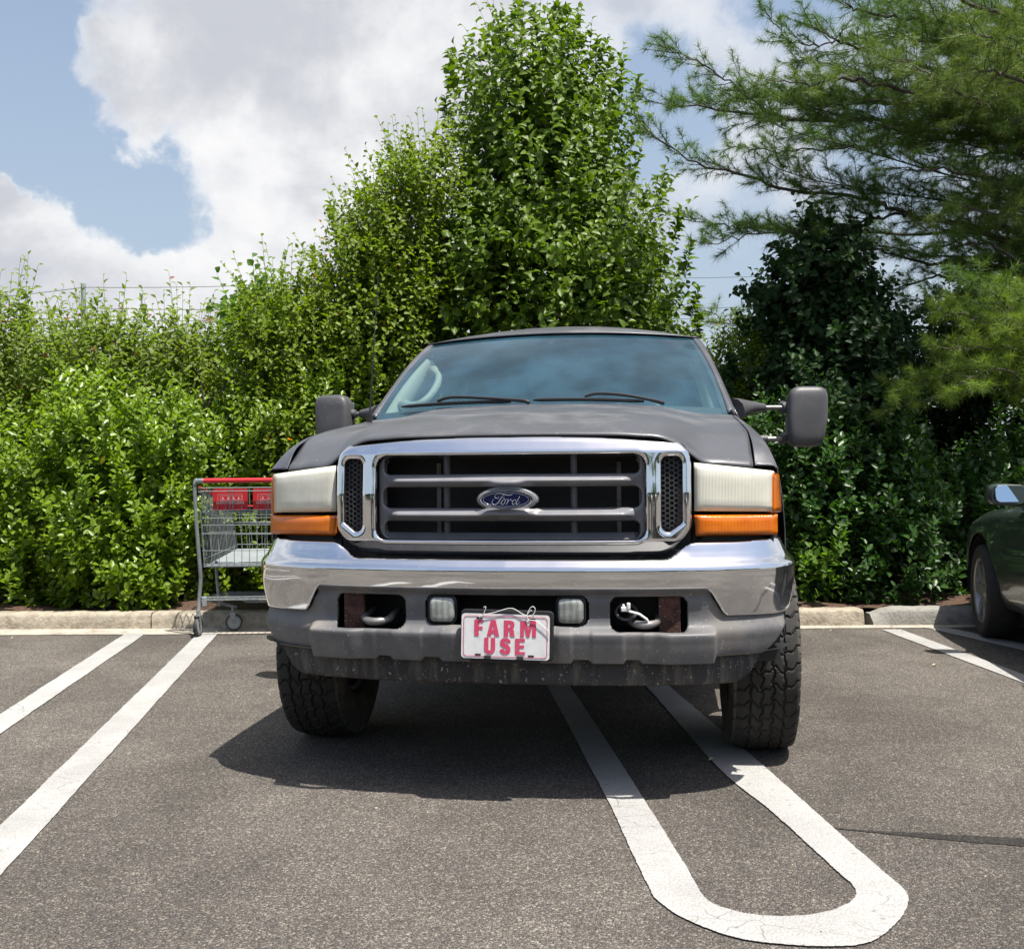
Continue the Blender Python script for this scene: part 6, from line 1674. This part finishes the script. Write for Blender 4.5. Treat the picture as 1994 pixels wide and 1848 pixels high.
# cabin
G0, G1 = .10, -2.35
gy = [G0, -.62, -1.55, G1]; gz = [.92, 1.37, 1.37, .95]; gw = [.80, .60, .60, .78]
V = []; 
for y, z, w_ in zip(gy, gz, gw): V += [(WID / 2 - w_, y, z), (WID / 2 + w_, y, z)]
b = MB(); b.add([(WID / 2 - .60, -.60, 1.37), (WID / 2 + .60, -.60, 1.37), (WID / 2 + .60, -1.57, 1.37), (WID / 2 - .60, -1.57, 1.37), (WID / 2 - .54, -.68, 1.405), (WID / 2 + .54, -.68, 1.405), (WID / 2 + .54, -1.5, 1.405), (WID / 2 - .54, -1.5, 1.405)], [(0, 3, 2, 1), (4, 5, 6, 7), (0, 1, 5, 4), (1, 2, 6, 5), (2, 3, 7, 6), (3, 0, 4, 7)])
fixnormals(b.build('roof', M_CARG, CG, bevel=.02, bseg=3))
for sg in (-1, 1):
    c = WID / 2; b = MB()
    for (a, d) in (((c + sg * .82, .08, .90), (c + sg * .60, -.62, 1.375)), ((c + sg * .845, -1.02, .90), (c + sg * .60, -1.06, 1.375)), ((c + sg * .80, -2.30, .92), (c + sg * .60, -1.56, 1.375))): b.tube([a, d], [.035, .028], 6)
    b.build('window_pillars', M_CARG, CG, angle=80)
    b = MB(); b.add([(c + sg * .845, .02, .90), (c + sg * .60, -.62, 1.37), (c + sg * .60, -1.56, 1.37), (c + sg * .80, -2.25, .92)], [(0, 1, 2, 3)]); b.build('side_window', M_GLSD, CG, smooth=False)
b = MB(); b.add([(WID / 2 - .80, .08, .91), (WID / 2 + .80, .08, .91), (WID / 2 + .60, -.62, 1.37), (WID / 2 - .60, -.62, 1.37)], [(0, 1, 2, 3)]); b.build('windscreen', M_GLSD, CG, smooth=False)
b = MB(); b.add([(WID / 2 - .78, -2.33, .94), (WID / 2 + .78, -2.33, .94), (WID / 2 + .60, -1.57, 1.37), (WID / 2 - .60, -1.57, 1.37)], [(0, 1, 2, 3)]); b.build('rear_window', M_GLSD, CG, smooth=False)
b = MB(); b.box((.15, TAIL + .1, .24), (WID - .15, NOSE - .25, .36)); b.box((.3, -.9, .36), (WID - .3, -.2, .9)); b.build('underbody', M_DARK, CG, smooth=False)
# mirrors
for sg in (-1, 1):
    c = WID / 2; X = c + sg * (.88 + .085)
    V, F = sbox((X, -.0, .985), (.112, .060, .068), .6, 12, 20); V = [(x, y, z - .012 * (1 if sg * (x - X) < 0 else -0.4) * abs(x - X) / .11) for x, y, z in V]
    mo = mk('door_mirror', V, F, M_CARG, CG, angle=180); fixnormals(mo)
    g_ = loft_rr([(-.0605, 0, 0, .096, .055, .035), (-.0575, 0, 0, .101, .060, .038)]).build('mirror_rim', M_CARG, mo, smooth=False); fixnormals(g_); g_.location = (X, 0, .985)
    g_ = loft_rr([(-.064, 0, 0, .090, .049, .032), (-.062, 0, 0, .092, .051, .034)]).build('mirror_glass', M_MGL, mo, smooth=False); fixnormals(g_); g_.location = (X, 0, .985); g_.rotation_euler = (math.radians(-6), 0, math.radians(-9) * sg)
    MB().tube([(X - sg * .08, 0, .955), (c + sg * .82, .02, .905)], [.03, .035], 8).build('mirror_foot', M_CARG, mo)
ctd = crd = None
for (x_, y_, sg) in ((.098, FW, 1), (WID - .098, FW, -1), (.098, RW, 1), (WID - .098, RW, -1)):
    w_ = bpy.data.objects.new('wheel', None); COL.objects.link(w_); w_.parent = CG; w_.location = (x_, y_, CRD); w_.rotation_euler = (0, 0, (0 if sg > 0 else PI) - (.10 if y_ == FW else 0))
    if ctd is None:
        b = MB(); b.lathe([(-.088, .215), (-.100, .235), (-.106, .265), (-.100, .292), (-.085, .308), (-.03, .315), (.03, .315), (.085, .308), (.100, .292), (.106, .265), (.100, .235), (.088, .215)], 64, 'x'); o = b.build('tyre', M_RUB, w_, angle=180); ctd = o.data
        b = MB(); b.lathe([(-.088, .222), (-.095, .216), (-.088, .205), (-.03, .195), (-.02, .19)], 64, 'x'); b.lathe([(-.070, .001), (-.072, .04), (-.060, .06), (-.045, .065), (.0, .07)], 32, 'x')
        for k in range(7):
            a = 2 * PI * k / 7; ca, sa = math.cos(a), math.sin(a)
            b.hexa([(-.070, .05 * ca - .03 * sa, .05 * sa + .03 * ca), (-.070, .05 * ca + .03 * sa, .05 * sa - .03 * ca), (-.03, .05 * ca + .03 * sa, .05 * sa - .03 * ca), (-.03, .05 * ca - .03 * sa, .05 * sa + .03 * ca),
                    (-.082, .205 * ca - .028 * sa, .205 * sa + .028 * ca), (-.082, .205 * ca + .028 * sa, .205 * sa - .028 * ca), (-.04, .205 * ca + .028 * sa, .205 * sa - .028 * ca), (-.04, .205 * ca - .028 * sa, .205 * sa + .028 * ca)])
        b.lathe([(-.025, .01), (-.025, .195)], 48, 'x'); o = b.build('rim', M_RIM, w_, angle=40); fixnormals(o); crd = o.data
    else:
        for nm, dt in (('tyre', ctd), ('rim', crd)): o = bpy.data.objects.new(nm, dt); COL.objects.link(o); o.parent = w_
# rest of the left front quarter: lamps
for sg in (-1, 1):
    b = MB(); b.hexa([(WID / 2 + sg * .50, 1.62, .56), (WID / 2 + sg * .74, 1.45, .58), (WID / 2 + sg * .74, 1.40, .58), (WID / 2 + sg * .50, 1.56, .56), (WID / 2 + sg * .50, 1.59, .68), (WID / 2 + sg * .74, 1.43, .70), (WID / 2 + sg * .74, 1.38, .70), (WID / 2 + sg * .50, 1.54, .68)]); fixnormals(b.build('headlight', M_FOG, CG, bevel=.006))

# added unseen car copies behind the viewer, for the chrome to mirror
for k, (x_, y_, r_) in enumerate([(-6.2, -10.4, PI), (-3.1, -10.8, PI + .02), (2.6, -10.5, PI - .02), (5.6, -10.9, PI)]):
    c = CG.copy(); COL.objects.link(c); c.location = (x_, y_, 0); c.rotation_euler = (0, 0, r_)
    c['label'] = 'added unseen saloon for the chrome to reflect, ' + ['first', 'second', 'third', 'fourth'][k] + ' from the left'; c['group'] = 'added saloons for reflections'
    for ch in list(CG.children):
        q = ch.copy(); COL.objects.link(q); q.parent = c
        for g2 in list(ch.children): h = g2.copy(); COL.objects.link(h); h.parent = q

# ---------------------------------------------------------------- litter: fallen leaves and bits on the asphalt
M_DRY = pmat('dry_leaf', (0.42, 0.38, 0.24), .8, var=.3, vscale=60)
rng = np.random.RandomState(9)
def litter(n, fn, name, label, cat_, seed, size=.02, mat=M_DRY):
    rng = np.random.RandomState(seed); P = np.array([fn(rng) for _ in range(n)]); D = rng.normal(0, 1, (n, 3)); D[:, 2] = 0; N = np.array([0, 0, 1.0]) + rng.normal(0, .3, (n, 3))
    V, F, T_ = leaf_quads(P, D, N, size * rng.uniform(.5, 1.4, n), size * .5 * rng.uniform(.5, 1.2, n), .1, .2)
    o = fan_mesh(name, V, F, rng.uniform(0, 1, len(F)), mat, None); tag(o, label, cat_, kind='stuff'); return o
litter(260, lambda r: (lambda x: (x, kerbY(x) - abs(r.normal(0, .12)) - .01, .016))(r.uniform(-6, 6)), 'leaf_litter', 'scattered dry bits lying along the foot of the kerb', 'leaf litter', 3, .022)
litter(90, lambda r: (r.uniform(-4, 4), r.uniform(2.2, 7.4), .008), 'grit', 'sparse pale grit and bits on the asphalt', 'grit', 4, .012)
for k, (u, v, lab) in enumerate([(1815, 1298, 'single pale dry leaf on the asphalt near the right parking line'), (1378, 1484, 'small pale scrap on the asphalt in the truck shadow')]):
    c, s = math.cos(ROLL), math.sin(ROLL); du, dv = u - CX, HY - v; du, dv = c * du - s * dv, s * du + c * dv; Yg = -CAM_H * FPX / dv; X = du / FPX * Yg
    r = np.random.RandomState(k); V, F, T_ = leaf_quads(np.array([[X, Yg, .008]]), np.array([[1, .3, 0.1]]), np.array([[0, -.2, 1.]]), np.array([.04]), np.array([.02]), .15, .3)
    o = fan_mesh('dry_leaf', V, F, np.array([.5, .5]), M_DRY, None); tag(o, lab, 'leaf')

# ---------------------------------------------------------------- added unseen trees behind the camera for chrome and windscreen reflections
M_FARL = pmat('far_tree_green', (0.035, 0.065, 0.02), .9, var=.5, vscale=1.2)
rng = np.random.RandomState(21)
lob = [(rng.uniform(-60, 60), -27 + rng.uniform(-2, 2), rng.uniform(1.0, 5.6), rng.uniform(1.5, 3), rng.uniform(1.5, 3), rng.uniform(1.2, 2.6)) for _ in range(150)]
q = lobes_crown(rng, lob, 1.1, 6, .55, .42, .9, up=.2, curl=.1, fill=.5, dirz=.2)
o = build_leaves('added_tree_band', [q], L_DARK, None); tag(o, 'added unseen band of dark trees for the chrome to reflect', 'woodland', kind='stuff')
